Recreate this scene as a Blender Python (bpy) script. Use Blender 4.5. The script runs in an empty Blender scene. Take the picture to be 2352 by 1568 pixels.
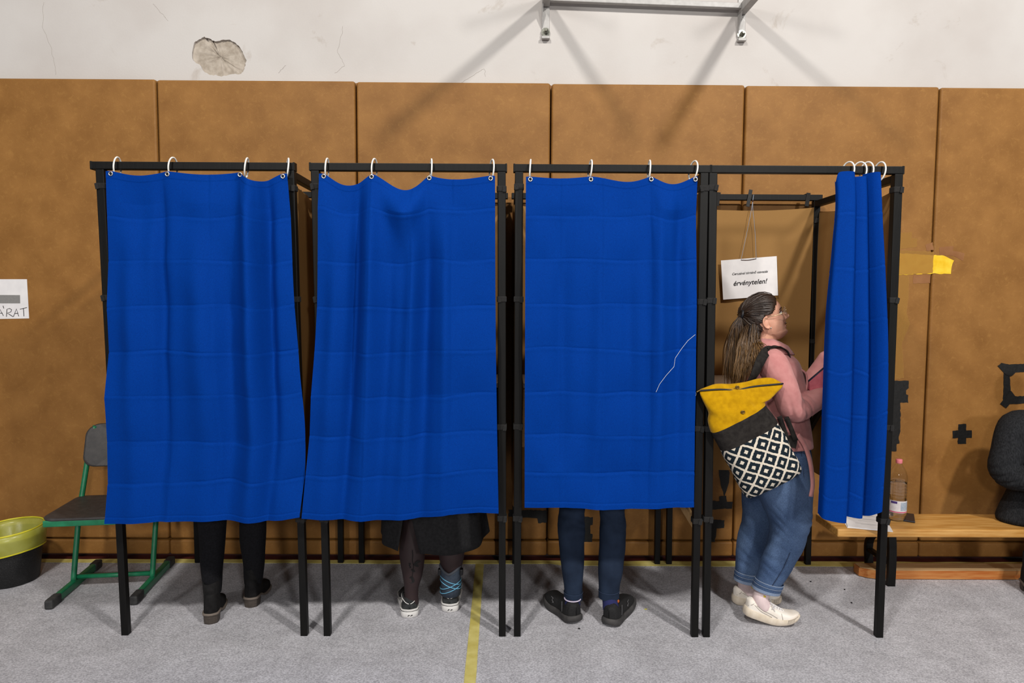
import bpy, bmesh, math, random
import numpy as np
from mathutils import Vector, Matrix
random.seed(7); rng = np.random.default_rng(7)
S = bpy.context.scene
COL = S.collection

# ------------------------------------------------------------------ camera, light, exposure
FPX, CAMH = 1568.0, 1.55
TH, PS, RO = math.radians(3.9), math.radians(0.25), math.radians(0.3)
FW = np.array([math.sin(PS)*math.cos(TH), math.cos(PS)*math.cos(TH), -math.sin(TH)])
R0 = np.array([math.cos(PS), -math.sin(PS), 0.0]); U0 = np.cross(R0, FW)
RT = R0*math.cos(RO)+U0*math.sin(RO); UP = U0*math.cos(RO)-R0*math.sin(RO)
CP = np.array([0.0, 0.0, CAMH])
cam = bpy.data.cameras.new('camera'); camo = bpy.data.objects.new('camera', cam); COL.objects.link(camo)
cam.sensor_width = 36.0; cam.lens = 24.0; cam.clip_start = 0.05
camo.matrix_world = Matrix(((RT[0], UP[0], -FW[0], 0), (RT[1], UP[1], -FW[1], 0), (RT[2], UP[2], -FW[2], CAMH), (0, 0, 0, 1)))
S.camera = camo

world = bpy.data.worlds.new('hall_ambience'); S.world = world; world.use_nodes = True
world.node_tree.nodes['Background'].inputs[0].default_value = (0.93, 0.96, 1.0, 1)
world.node_tree.nodes['Background'].inputs[1].default_value = 0.085
def area_light(name, loc, target, power, size, color):
    l = bpy.data.lights.new(name, 'AREA'); l.energy = power; l.shape = 'DISK'; l.size = size; l.color = color
    o = bpy.data.objects.new(name, l); COL.objects.link(o); o.location = loc
    o.rotation_euler = (Vector(target)-Vector(loc)).to_track_quat('-Z', 'Y').to_euler(); return o
area_light('hall_lamp_left', (-1.45, -0.8, 5.7), (-1.0, 3.0, 1.0), 182, 0.38, (1.0, 0.96, 0.90))
area_light('hall_lamp_right', (2.95, -0.8, 5.7), (2.2, 3.0, 1.0), 262, 0.38, (1.0, 0.96, 0.90))
area_light('hall_lamp_far_left', (-3.6, -8.6, 4.7), (-.5, 3.5, .5), 260, .9, (1.0, 0.97, 0.93))
area_light('hall_lamp_far_right', (4.2, -8.6, 4.7), (1.0, 3.5, .5), 380, .9, (1.0, 0.97, 0.93))
S.view_settings.view_transform = 'Standard'; S.view_settings.look = 'None'
S.view_settings.exposure = 0.0; S.view_settings.gamma = 1.0; S.view_settings.use_curve_mapping = False

def at(px, py, Y):
    d = FW+RT*(px-1176)/FPX+UP*(784-py)/FPX
    return CP+d*(Y/d[1])
def atz(px, py, Z):
    d = FW+RT*(px-1176)/FPX+UP*(784-py)/FPX
    return CP+d*((Z-CAMH)/d[2])

# ------------------------------------------------------------------ mesh helpers
V3 = lambda *a: np.array(a, float)
def nrm(v): v = np.asarray(v, float); return v/(np.linalg.norm(v)+1e-12)
class MB:
    def __init__(s): s.v = []; s.f = []; s.n = 0
    def add(s, v, f):
        v = np.asarray(v, float); s.v.append(v); s.f += [tuple(int(i)+s.n for i in q) for q in f]; s.n += len(v); return s
    def box(s, c, d, R=None, b=0.0):
        c = np.asarray(c, float); h = np.asarray(d, float)/2
        if b <= 0:
            v = np.array([[x, y, z] for z in (-1, 1) for y in (-1, 1) for x in (-1, 1)], float)*h
            f = [(0, 2, 3, 1), (4, 5, 7, 6), (0, 1, 5, 4), (2, 6, 7, 3), (0, 4, 6, 2), (1, 3, 7, 5)]
        else:
            bm = bmesh.new(); bmesh.ops.create_cube(bm, size=1)
            for q in bm.verts: q.co = Vector((q.co.x*h[0]*2, q.co.y*h[1]*2, q.co.z*h[2]*2))
            bmesh.ops.bevel(bm, geom=list(bm.edges), offset=min(b, h.min()*.95), segments=2, affect='EDGES', profile=.5)
            bm.verts.index_update(); v = np.array([q.co[:] for q in bm.verts]); f = [tuple(q.index for q in p.verts) for p in bm.faces]; bm.free()
        if R is not None: v = v@np.asarray(R).T
        return s.add(v+c, f)
    def beam(s, p0, p1, w, h, side=(1, 0, 0), b=0.0):
        p0 = np.asarray(p0, float); p1 = np.asarray(p1, float); d = nrm(p1-p0)
        a = np.asarray(side, float); a = nrm(a-d*(a@d)); c = np.cross(d, a)
        return s.box((p0+p1)/2, (w, h, np.linalg.norm(p1-p0)), np.array([a, c, d]).T, b)
    def tube(s, path, r, n=8, closed=False, caps=True, up=(0, 0, 1), flat=1.0):
        P = np.asarray(path, float); m = len(P); r = np.broadcast_to(np.asarray(r, float), (m,))
        T = np.gradient(P, axis=0) if not closed else np.roll(P, -1, 0)-np.roll(P, 1, 0)
        T = T/(np.linalg.norm(T, axis=1)[:, None]+1e-12)
        a = np.asarray(up, float)
        if abs(a@T[0]) > .95: a = V3(1, 0, 0) if abs(T[0][0]) < .9 else V3(0, 1, 0)
        vs = []
        for i in range(m):
            a = nrm(a-T[i]*(a@T[i])); b = np.cross(T[i], a)
            for k in range(n):
                t = 2*math.pi*k/n; vs.append(P[i]+r[i]*(math.cos(t)*a*flat+math.sin(t)*b))
        f = []
        for i in range(m if closed else m-1):
            j = (i+1) % m
            for k in range(n): f.append((i*n+k, i*n+(k+1) % n, j*n+(k+1) % n, j*n+k))
        if caps and not closed: f.append(tuple(range(n-1, -1, -1))); f.append(tuple((m-1)*n+k for k in range(n)))
        return s.add(vs, f)
    def capsule(s, pts, rad, n=14, seg=6, ell=None, up=(0, 0, 1)):
        """closed tapered chain with round ends; ell=(a,b) scales the two cross axes"""
        P = np.asarray(pts, float); rad = list(map(float, rad)); out = []; rr = []
        d0 = nrm(P[0]-P[1]); d1 = nrm(P[-1]-P[-2])
        for k in range(3): t = math.pi/2*(1-(k+.35)/3); out.append(P[0]+d0*rad[0]*math.sin(t)); rr.append(rad[0]*math.cos(t))
        for i in range(len(P)-1):
            q0 = P[max(i-1, 0)]; q3 = P[min(i+2, len(P)-1)]
            for k in range(seg):
                t = k/seg; t2 = t*t; t3 = t2*t
                out.append(.5*((2*P[i])+(-q0+P[i+1])*t+(2*q0-5*P[i]+4*P[i+1]-q3)*t2+(-q0+3*P[i]-3*P[i+1]+q3)*t3))
                sm = t*t*(3-2*t); rr.append(rad[i]*(1-sm)+rad[i+1]*sm)
        out.append(P[-1]); rr.append(rad[-1])
        for k in range(2, -1, -1): t = math.pi/2*(1-(k+.35)/3); out.append(P[-1]+d1*rad[-1]*math.sin(t)); rr.append(rad[-1]*math.cos(t))
        m0 = s.n; s.tube(out, rr, n, up=up)
        return s
    def lathe(s, prof, c, n=32, cap0=True, cap1=True):
        vs = [(c[0]+r*math.cos(2*math.pi*k/n), c[1]+r*math.sin(2*math.pi*k/n), c[2]+z) for r, z in prof for k in range(n)]
        f = [(i*n+k, i*n+(k+1) % n, (i+1)*n+(k+1) % n, (i+1)*n+k) for i in range(len(prof)-1) for k in range(n)]
        if cap0: f.append(tuple(range(n-1, -1, -1)))
        if cap1: f.append(tuple((len(prof)-1)*n+k for k in range(n)))
        return s.add(vs, f)
    def loft(s, rings, cap0=True, cap1=True, closed=True):
        R = [np.asarray(r, float) for r in rings]; n = len(R[0]); f = []
        for i in range(len(R)-1):
            for k in range(n if closed else n-1): f.append((i*n+k, i*n+(k+1) % n, (i+1)*n+(k+1) % n, (i+1)*n+k))
        if cap0: f.append(tuple(range(n-1, -1, -1)))
        if cap1: f.append(tuple((len(R)-1)*n+k for k in range(n)))
        return s.add(np.concatenate(R), f)
    def prism(s, poly, off):
        """flat polygon (3D points) thickened by vector off"""
        P = np.asarray(poly, float); n = len(P); off = np.asarray(off, float)
        return s.add(np.concatenate([P, P+off]), [tuple(range(n)), tuple(range(2*n-1, n-1, -1))]+[(k, k+n, (k+1) % n+n, (k+1) % n) for k in range(n)])
    def ell(s, c, r, n=16, m=10, R=None):
        vs = [V3(0, 0, -1)]
        for i in range(1, m):
            t = math.pi*i/m-math.pi/2
            for k in range(n): a = 2*math.pi*k/n; vs.append(V3(math.cos(t)*math.cos(a), math.cos(t)*math.sin(a), math.sin(t)))
        vs.append(V3(0, 0, 1)); v = np.array(vs)*np.asarray(r, float)
        if R is not None: v = v@np.asarray(R).T
        f = [(0, 1+(k+1) % n, 1+k) for k in range(n)]
        for i in range(m-2):
            for k in range(n): f.append((1+i*n+k, 1+i*n+(k+1) % n, 1+(i+1)*n+(k+1) % n, 1+(i+1)*n+k))
        L = 1+(m-1)*n; f += [(L, 1+(m-2)*n+k, 1+(m-2)*n+(k+1) % n) for k in range(n)]
        return s.add(v+np.asarray(c, float), f)
    def verts(s): return np.concatenate(s.v) if s.v else np.zeros((0, 3))

def root(name, loc, label, cat, group=None):
    o = bpy.data.objects.new(name, None); COL.objects.link(o); o.location = tuple(map(float, loc)); o.empty_display_size = .1
    o['label'] = label; o['category'] = cat
    if group: o['group'] = group
    return o
def origin(o):
    v = Vector((0, 0, 0))
    while o is not None: v += o.location; o = o.parent
    return v
def link_mesh(name, me, m, parent=None, smooth=True, fix=True):
    o = bpy.data.objects.new(name, me); COL.objects.link(o)
    if m is not None: me.materials.append(m)
    if parent is not None: o.parent = parent
    return o
def mk(name, mb, m, parent=None, smooth=False, label=None, cat=None, group=None, kind=None, recalc=True, attr=None, uv=None):
    """one mesh object from world-space geometry"""
    if isinstance(mb, MB): v, f = mb.verts(), mb.f
    else: v, f = mb
    v = np.asarray(v, float)
    if parent is not None: org = np.array(origin(parent))
    else: org = np.array([(v[:, 0].min()+v[:, 0].max())/2, (v[:, 1].min()+v[:, 1].max())/2, v[:, 2].min()])
    me = bpy.data.meshes.new(name); me.from_pydata((v-org).tolist(), [], f)
    if recalc:
        bm = bmesh.new(); bm.from_mesh(me); bmesh.ops.recalc_face_normals(bm, faces=bm.faces); bm.to_mesh(me); bm.free()
    if smooth: me.shade_smooth()
    if attr is not None:
        for an, av in attr.items():
            a = me.attributes.new(an, 'FLOAT', 'POINT'); a.data.foreach_set('value', np.asarray(av, np.float32))
    if uv is not None:
        l = me.uv_layers.new(name='UVMap'); li = np.zeros(len(me.loops), np.int32); me.loops.foreach_get('vertex_index', li)
        l.data.foreach_set('uv', np.asarray(uv, np.float32)[li].ravel())
    o = link_mesh(name, me, m, parent)
    if parent is None: o.location = tuple(org)
    if label: o['label'] = label
    if cat: o['category'] = cat
    if group: o['group'] = group
    if kind: o['kind'] = kind
    return o
def fuse(mb, voxel, smooth=6):
    """weld overlapping closed solids into one continuous surface (voxel remesh, evaluated here)"""
    me = bpy.data.meshes.new('fuse_tmp'); me.from_pydata(mb.verts().tolist(), [], mb.f)
    bm = bmesh.new(); bm.from_mesh(me); bmesh.ops.recalc_face_normals(bm, faces=bm.faces); bm.to_mesh(me); bm.free()
    o = bpy.data.objects.new('fuse_tmp', me); COL.objects.link(o)
    r = o.modifiers.new('r', 'REMESH'); r.mode = 'VOXEL'; r.voxel_size = voxel
    if smooth: q = o.modifiers.new('s', 'SMOOTH'); q.factor = .5; q.iterations = smooth
    dg = bpy.context.evaluated_depsgraph_get(); ev = o.evaluated_get(dg); e = ev.to_mesh()
    n = len(e.vertices); v = np.zeros(n*3); e.vertices.foreach_get('co', v); v = v.reshape(-1, 3)
    f = [tuple(p.vertices) for p in e.polygons]; ev.to_mesh_clear()
    bpy.data.objects.remove(o); bpy.data.meshes.remove(me)
    return v, f
def wob(x, seed, k=5, f0=1.0):
    r = np.random.default_rng(seed); out = 0*x
    for i in range(k): out = out+r.normal()*np.sin(x*f0*(1+i*1.37+r.random())+r.random()*6.28)/(1+.5*i)
    return out/1.6
def interp(t, pts): 
    p = np.asarray(pts, float); return np.interp(t, p[:, 0], p[:, 1])
def smooth_interp(t, pts):
    p = np.asarray(pts, float); x = p[:, 0]; y = p[:, 1]
    m = np.gradient(y, x); t = np.clip(t, x[0], x[-1]); i = np.clip(np.searchsorted(x, t)-1, 0, len(x)-2)
    h = x[i+1]-x[i]; s = (t-x[i])/h
    return (2*s**3-3*s**2+1)*y[i]+(s**3-2*s**2+s)*h*m[i]+(-2*s**3+3*s**2)*y[i+1]+(s**3-s**2)*h*m[i+1]

# ------------------------------------------------------------------ materials
def lin(r, g, b):
    f = lambda c: (c/255/12.92) if c/255 <= .04045 else ((c/255+.055)/1.055)**2.4
    return (f(r), f(g), f(b), 1)
def mat(name, col, rough=.7, metal=0.0, col2=None, vscale=20, vlo=.35, vhi=.65, detail=5, bump=0.0, bscale=250, spec=.4, sheen=0.0, stretch=None, dist=0.0):
    m = bpy.data.materials.new(name); m.use_nodes = True; nt = m.node_tree; N = nt.nodes; L = nt.links; B = N['Principled BSDF']
    B.inputs['Base Color'].default_value = col; B.inputs['Roughness'].default_value = rough; B.inputs['Metallic'].default_value = metal
    B.inputs['Specular IOR Level'].default_value = spec
    if sheen: B.inputs['Sheen Weight'].default_value = sheen; B.inputs['Sheen Roughness'].default_value = .5
    tc = N.new('ShaderNodeTexCoord'); src = tc.outputs['Object']
    if stretch:
        mp = N.new('ShaderNodeMapping'); mp.inputs['Scale'].default_value = stretch; L.new(src, mp.inputs[0]); src = mp.outputs[0]
    if col2 is not None:
        n = N.new('ShaderNodeTexNoise'); n.inputs['Scale'].default_value = vscale; n.inputs['Detail'].default_value = detail; n.inputs['Distortion'].default_value = dist
        L.new(src, n.inputs[0]); r = N.new('ShaderNodeValToRGB'); r.color_ramp.elements[0].position = vlo; r.color_ramp.elements[1].position = vhi
        r.color_ramp.elements[0].color = col; r.color_ramp.elements[1].color = col2
        L.new(n.outputs[0], r.inputs[0]); L.new(r.outputs[0], B.inputs['Base Color'])
    if bump:
        n = N.new('ShaderNodeTexNoise'); n.inputs['Scale'].default_value = bscale; n.inputs['Detail'].default_value = 4
        L.new(src, n.inputs[0]); b = N.new('ShaderNodeBump'); b.inputs['Strength'].default_value = bump; b.inputs['Distance'].default_value = .002
        L.new(n.outputs[0], b.inputs['Height']); L.new(b.outputs[0], B.inputs['Normal'])
    return m
def nodes_of(m): return m.node_tree.nodes, m.node_tree.links, m.node_tree.nodes['Principled BSDF']

MT = {}
# plaster
m = mat('white_plaster', lin(188, 182, 178), .85, col2=lin(200, 196, 193), vscale=1.6, vlo=.3, vhi=.6, detail=8, bump=.25, bscale=90)
N, L, B = nodes_of(m)
tc = N.new('ShaderNodeTexCoord'); n = N.new('ShaderNodeTexNoise'); n.inputs['Scale'].default_value = 3.1; n.inputs['Detail'].default_value = 9; n.inputs['Roughness'].default_value = .68; n.inputs['Distortion'].default_value = 1.2
L.new(tc.outputs['Object'], n.inputs[0]); r = N.new('ShaderNodeValToRGB'); r.color_ramp.elements[0].position = .62; r.color_ramp.elements[1].position = .80
r.color_ramp.elements[0].color = (1, 1, 1, 1); r.color_ramp.elements[1].color = lin(205, 192, 176); L.new(n.outputs[0], r.inputs[0])
mx = N.new('ShaderNodeMixRGB'); mx.blend_type = 'MULTIPLY'; mx.inputs[0].default_value = .8
L.new(B.inputs['Base Color'].links[0].from_socket, mx.inputs[1]); L.new(r.outputs[0], mx.inputs[2]); L.new(mx.outputs[0], B.inputs['Base Color'])
MT['plaster'] = m
MT['render'] = mat('exposed_render', lin(158, 147, 134), .95, col2=lin(184, 174, 162), vscale=30, bump=.9, bscale=70)
# brown vinyl pads: mottled, with pale scratchy flecks
m = mat('brown_vinyl', lin(128, 86, 38), .6, col2=lin(152, 107, 54), vscale=7, vlo=.25, vhi=.75, detail=10, bump=.3, bscale=190, spec=.3)
N, L, B = nodes_of(m); tc = N.new('ShaderNodeTexCoord')
n = N.new('ShaderNodeTexNoise'); n.inputs['Scale'].default_value = 34; n.inputs['Detail'].default_value = 10; n.inputs['Roughness'].default_value = .78; n.inputs['Distortion'].default_value = .9
L.new(tc.outputs['Object'], n.inputs[0]); r = N.new('ShaderNodeValToRGB'); r.color_ramp.elements[0].position = .52; r.color_ramp.elements[1].position = .72
r.color_ramp.elements[0].color = (0, 0, 0, 1); r.color_ramp.elements[1].color = (.34, .34, .34, 1); L.new(n.outputs[0], r.inputs[0])
mx = N.new('ShaderNodeMixRGB'); L.new(r.outputs[0], mx.inputs[0]); L.new(B.inputs['Base Color'].links[0].from_socket, mx.inputs[1]); mx.inputs[2].default_value = lin(184, 138, 74); L.new(mx.outputs[0], B.inputs['Base Color'])
MT['vinyl'] = m
MT['board'] = mat('backing_board', lin(150, 105, 62), .7, col2=lin(120, 80, 45), vscale=30)
MT['maroon'] = mat('maroon_sports_floor', lin(70, 26, 22), .5, col2=lin(92, 40, 32), vscale=12)
# felt carpet
m = mat('grey_felt', lin(148, 147, 152), .95, col2=lin(206, 205, 211), vscale=170, vlo=.3, vhi=.7, detail=12, bump=.5, bscale=420, stretch=(.8, 1, 1), spec=.1)
N, L, B = nodes_of(m); tc = N.new('ShaderNodeTexCoord')
n = N.new('ShaderNodeTexNoise'); n.inputs['Scale'].default_value = 5.5; n.inputs['Detail'].default_value = 11; n.inputs['Roughness'].default_value = .8
L.new(tc.outputs['Object'], n.inputs[0]); r = N.new('ShaderNodeValToRGB'); r.color_ramp.elements[0].position = .3; r.color_ramp.elements[1].position = .7
r.color_ramp.elements[0].color = (.74, .735, .735, 1); r.color_ramp.elements[1].color = (1.16, 1.16, 1.17, 1); L.new(n.outputs[0], r.inputs[0])
mx = N.new('ShaderNodeMixRGB'); mx.blend_type = 'MULTIPLY'; mx.inputs[0].default_value = 1; L.new(B.inputs['Base Color'].links[0].from_socket, mx.inputs[1]); L.new(r.outputs[0], mx.inputs[2]); L.new(mx.outputs[0], B.inputs['Base Color'])
MT['felt'] = m
MT['ytape'] = mat('yellow_floor_tape', lin(192, 178, 96), .6, col2=lin(212, 200, 126), vscale=14, bump=.3, bscale=40)
MT['black_metal'] = mat('black_coated_steel', lin(7, 7, 7), .5, 0, col2=lin(13, 12, 11), vscale=60, bump=.15, bscale=120, stretch=(1, 1, .15), spec=.22)
MT['strap'] = mat('black_webbing', lin(22, 21, 21), .85, col2=lin(34, 33, 33), vscale=300)
MT['blue'] = mat('blue_curtain_cloth', lin(0, 47, 126), .8, col2=lin(0, 56, 144), vscale=420, bump=.2, bscale=1300, spec=.05)
MT['tan'] = mat('tan_booth_cloth', lin(142, 106, 60), .85, col2=lin(150, 114, 68), vscale=700, bump=.15, bscale=900, spec=.2)
MT['white_plastic'] = mat('white_plastic', lin(232, 230, 224), .35, col2=lin(240, 238, 234), vscale=50)
MT['eyelet'] = mat('nickel_eyelet', lin(205, 200, 192), .28, .9)
MT['dark'] = mat('eyelet_hole_shadow', lin(14, 18, 30), .9)
MT['shelf'] = mat('pale_laminate', lin(228, 224, 218), .5, col2=lin(236, 233, 228), vscale=30)
MT['wood'] = mat('raw_pine', lin(176, 138, 92), .6, col2=lin(196, 160, 112), vscale=14, stretch=(8, 8, 1), bump=.2, bscale=80)
MT['paper'] = mat('white_paper', lin(226, 224, 226), .85, col2=lin(234, 232, 233), vscale=18)
MT['ink'] = mat('black_ink', lin(22, 20, 22), .8)
MT['grey_ink'] = mat('grey_print', lin(128, 127, 126), .85, col2=lin(138, 137, 135), vscale=160)
MT['grey_line'] = mat('pale_grey_print', lin(182, 180, 182), .85)
MT['steel'] = mat('white_painted_steel', lin(164, 162, 160), .5, .1, col2=lin(176, 174, 172), vscale=40)
MT['zinc'] = mat('zinc_bolt', lin(150, 150, 142), .32, .9, col2=lin(120, 122, 112), vscale=150)
MT['btape'] = mat('black_gaffer_tape', lin(16, 16, 16), .55, col2=lin(26, 26, 26), vscale=60, bump=.5, bscale=45)
MT['foam'] = mat('yellow_foam', lin(228, 184, 30), .9, col2=lin(240, 204, 60), vscale=22, bump=.5, bscale=60)
MT['mark'] = mat('tape_residue', lin(132, 86, 48), .5, col2=lin(146, 100, 60), vscale=14)
def film(name, c, alpha, rough=.2):
    m = mat(name, c, rough, bump=1.0, bscale=28, spec=.7); m.node_tree.nodes['Principled BSDF'].inputs['Alpha'].default_value = alpha; return m
MT['packtape'] = film('amber_packing_tape', lin(186, 140, 74), .42, .12)
MT['green'] = mat('green_enamel', lin(20, 108, 72), .38, col2=lin(28, 122, 84), vscale=30, spec=.5)
MT['seat'] = mat('black_moulded_ply', lin(48, 46, 47), .5, col2=lin(60, 57, 57), vscale=40, bump=.3, bscale=300, spec=.45)
MT['rubber'] = mat('dark_rubber', lin(44, 44, 46), .7, col2=lin(58, 58, 58), vscale=60)
MT['bin'] = mat('black_speckled_plastic', lin(22, 22, 23), .6, col2=lin(60, 60, 62), vscale=260, vlo=.5, vhi=.85, bump=.5, bscale=300)
m = mat('yellow_bag_film', lin(186, 184, 72), .3, col2=lin(200, 200, 100), vscale=14, bump=.6, bscale=24, spec=.6)
m.node_tree.nodes['Principled BSDF'].inputs['Alpha'].default_value = .6; MT['bag_film'] = m
MT['bag_hem'] = mat('yellow_bag_hem', lin(206, 196, 40), .4, col2=lin(216, 208, 60), vscale=20)
MT['bench'] = mat('varnished_pine', lin(180, 126, 56), .4, col2=lin(208, 160, 92), vscale=7, stretch=(.8, 9, 9), detail=8, bump=.12, bscale=60, spec=.5)
MT['bench_old'] = mat('worn_orange_pine', lin(168, 92, 34), .5, col2=lin(190, 130, 72), vscale=9, stretch=(.7, 8, 8), detail=8)
MT['bench_pale'] = mat('worn_pale_pine', lin(164, 132, 92), .6, col2=lin(186, 158, 118), vscale=9, stretch=(.7, 8, 8), detail=8)
MT['pinkcap'] = mat('pink_cap_plastic', lin(232, 130, 140), .4)
def clear(name, col, ior, rough=.02, tr=1.0):
    m = mat(name, col, rough); b = m.node_tree.nodes['Principled BSDF']; b.inputs['Transmission Weight'].default_value = tr; b.inputs['IOR'].default_value = ior; b.inputs['Specular IOR Level'].default_value = .5; return m
MT['pet'] = clear('clear_bottle_plastic', (.98, .99, .99, 1), 1.42)
MT['water'] = clear('water', (.98, .99, 1, 1), 1.33)
MT['blabel'] = mat('bottle_label_print', lin(214, 210, 214), .5, col2=lin(228, 226, 230), vscale=60)
MT['blabel_b'] = mat('bottle_label_blue', lin(150, 168, 190), .5, col2=lin(180, 190, 204), vscale=160)
MT['blabel_p'] = mat('bottle_label_pink', lin(206, 64, 108), .5)
MT['blabel_v'] = mat('bottle_label_violet', lin(74, 52, 120), .5)
MT['phone'] = mat('dark_phone_case', lin(24, 28, 40), .3, spec=.6)
# people
MT['skin'] = mat('skin', lin(206, 150, 126), .5, col2=lin(220, 166, 142), vscale=22, bump=.12, bscale=300, spec=.4)
N, L, B = nodes_of(MT['skin']); B.inputs['Subsurface Weight'].default_value = .12; B.inputs['Subsurface Radius'].default_value = (.012, .005, .003)
a = N.new('ShaderNodeAttribute'); a.attribute_name = 'lip'; mx = N.new('ShaderNodeMixRGB'); L.new(a.outputs['Fac'], mx.inputs[0]); L.new(B.inputs['Base Color'].links[0].from_socket, mx.inputs[1]); mx.inputs[2].default_value = lin(182, 92, 88); L.new(mx.outputs[0], B.inputs['Base Color'])
def hair_mat(name, c0, c1):
    m = mat(name, c0, .42, spec=.5); N, L, B = nodes_of(m); a = N.new('ShaderNodeAttribute'); a.attribute_name = 't'; r = N.new('ShaderNodeValToRGB')
    r.color_ramp.elements[0].color = c0; r.color_ramp.elements[1].color = c1; r.color_ramp.elements[0].position = .3; r.color_ramp.elements[1].position = .95
    L.new(a.outputs['Fac'], r.inputs[0]); L.new(r.outputs[0], B.inputs['Base Color']); return m
MT['hair'] = hair_mat('brown_hair_paler_tips', lin(44, 30, 22), lin(140, 104, 60))
MT['dark_hair'] = mat('dark_brown_hair', lin(44, 32, 24), .45, col2=lin(60, 44, 32), vscale=60, stretch=(8, 8, 1))
MT['pink'] = mat('pink_suede', lin(184, 122, 120), .9, col2=lin(196, 136, 133), vscale=26, bump=.25, bscale=500, sheen=.15, spec=.15)
MT['pink_dark'] = mat('pink_suede_lining', lin(58, 33, 29), .9)
m = mat('blue_denim', lin(58, 78, 112), .9, col2=lin(92, 114, 148), vscale=5, vlo=.3, vhi=.72, detail=7, bump=.35, bscale=600, spec=.15); MT['denim'] = m
N, L, B = nodes_of(m); tc = N.new('ShaderNodeTexCoord'); mp = N.new('ShaderNodeMapping'); mp.inputs['Scale'].default_value = (1.6, 1.6, .35); L.new(tc.outputs['Object'], mp.inputs[0])
n = N.new('ShaderNodeTexNoise'); n.inputs['Scale'].default_value = 420; n.inputs['Detail'].default_value = 2; L.new(mp.outputs[0], n.inputs[0])
r = N.new('ShaderNodeValToRGB'); r.color_ramp.elements[0].color = (.72, .72, .74, 1); r.color_ramp.elements[1].color = (1.25, 1.25, 1.22, 1); r.color_ramp.elements[0].position = .35; r.color_ramp.elements[1].position = .65; L.new(n.outputs[0], r.inputs[0])
mx = N.new('ShaderNodeMixRGB'); mx.blend_type = 'MULTIPLY'; mx.inputs[0].default_value = 1; L.new(B.inputs['Base Color'].links[0].from_socket, mx.inputs[1]); L.new(r.outputs[0], mx.inputs[2]); L.new(mx.outputs[0], B.inputs['Base Color'])
MT['denim_pale'] = mat('denim_turn_up_inside', lin(116, 134, 162), .9, col2=lin(136, 152, 178), vscale=300)
MT['denim_dark'] = mat('denim_seam', lin(40, 54, 80), .9)
MT['stitch'] = mat('pale_stitching', lin(150, 160, 176), .8)
MT['leather_w'] = mat('white_leather', lin(226, 216, 204), .5, col2=lin(236, 230, 222), vscale=18, bump=.15, bscale=120)
MT['sole_w'] = mat('off_white_rubber', lin(206, 192, 172), .6, col2=lin(222, 210, 194), vscale=30)
MT['grey_thread'] = mat('grey_seam', lin(150, 142, 134), .8)
MT['sock_w'] = mat('pale_pink_rib_sock', lin(226, 206, 206), .9, col2=lin(216, 194, 196), vscale=220, stretch=(1, 1, .1))
MT['yel_dot'] = mat('yellow_sock_motif', lin(206, 180, 50), .9)
MT['yellow'] = mat('mustard_wool_felt', lin(170, 126, 2), .92, col2=lin(190, 144, 6), vscale=40, bump=.4, bscale=500, spec=.1, sheen=.1)
MT['blackcloth'] = mat('black_wool_felt', lin(34, 31, 30), .92, col2=lin(46, 43, 41), vscale=60, bump=.4, bscale=400, spec=.1)
MT['zip'] = mat('black_zipper', lin(20, 20, 26), .5)
MT['brass'] = mat('brass_snap', lin(120, 96, 50), .35, .8)
# ikat diamond cloth
m = mat('ikat_diamond_cloth', lin(28, 36, 42), .9, bump=.3, bscale=500, spec=.1); N, L, B = nodes_of(m); MT['ikat'] = m
uvn = N.new('ShaderNodeUVMap'); uvn.uv_map = 'UVMap'; sp = N.new('ShaderNodeSeparateXYZ'); L.new(uvn.outputs[0], sp.inputs[0])
nz = N.new('ShaderNodeTexNoise'); nz.inputs['Scale'].default_value = 7.5; nz.inputs['Detail'].default_value = 2; L.new(uvn.outputs[0], nz.inputs[0])
def mth(op, a, b=None, v=None):
    q = N.new('ShaderNodeMath'); q.operation = op; L.new(a, q.inputs[0])
    if b is not None: L.new(b, q.inputs[1])
    elif v is not None: q.inputs[1].default_value = v
    return q.outputs[0]
su = mth('ADD', sp.outputs[0], sp.outputs[1]); sd = mth('SUBTRACT', sp.outputs[0], sp.outputs[1])
def tri(x): return mth('ABSOLUTE', mth('SUBTRACT', mth('FRACT', x), v=.5))
mxx = mth('MAXIMUM', tri(su), tri(sd)); jit = mth('MULTIPLY', mth('SUBTRACT', nz.outputs[0], v=.5), v=.12); mj = mth('ADD', mxx, jit)
crm = mth('MAXIMUM', mth('GREATER_THAN', mj, v=.415), mth('LESS_THAN', mj, v=.145))
mx = N.new('ShaderNodeMixRGB'); L.new(crm, mx.inputs[0]); mx.inputs[1].default_value = lin(26, 36, 44); mx.inputs[2].default_value = lin(212, 202, 186); L.new(mx.outputs[0], B.inputs['Base Color'])
MT['clutch'] = mat('rose_suede', lin(186, 92, 104), .8, col2=lin(198, 106, 118), vscale=60)
MT['navy'] = mat('navy_binding', lin(22, 28, 52), .7)
MT['gold'] = mat('pale_gold_wire', lin(214, 190, 150), .22, 1.0)
MT['lens'] = film('spectacle_lens', lin(235, 235, 235), .12, .05)
MT['eye'] = mat('eye_white', lin(226, 220, 214), .2); MT['iris'] = mat('dark_iris', lin(40, 26, 18), .15); MT['brow'] = mat('brow_hair', lin(62, 40, 28), .7)
MT['teeth'] = mat('teeth', lin(228, 220, 206), .25); MT['mouth'] = mat('mouth_inside', lin(70, 28, 26), .6)
MT['black_knit'] = mat('black_leggings_knit', lin(17, 17, 20), .92, col2=lin(24, 24, 28), vscale=120, bump=.4, bscale=300, spec=.15)
MT['boot'] = mat('black_suede_boot', lin(18, 17, 18), .85, col2=lin(28, 27, 28), vscale=50, bump=.3, bscale=300, spec=.2)
MT['heel'] = mat('stacked_dark_heel', lin(58, 52, 48), .6, col2=lin(76, 68, 62), vscale=30, stretch=(1, 1, 8))
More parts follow.
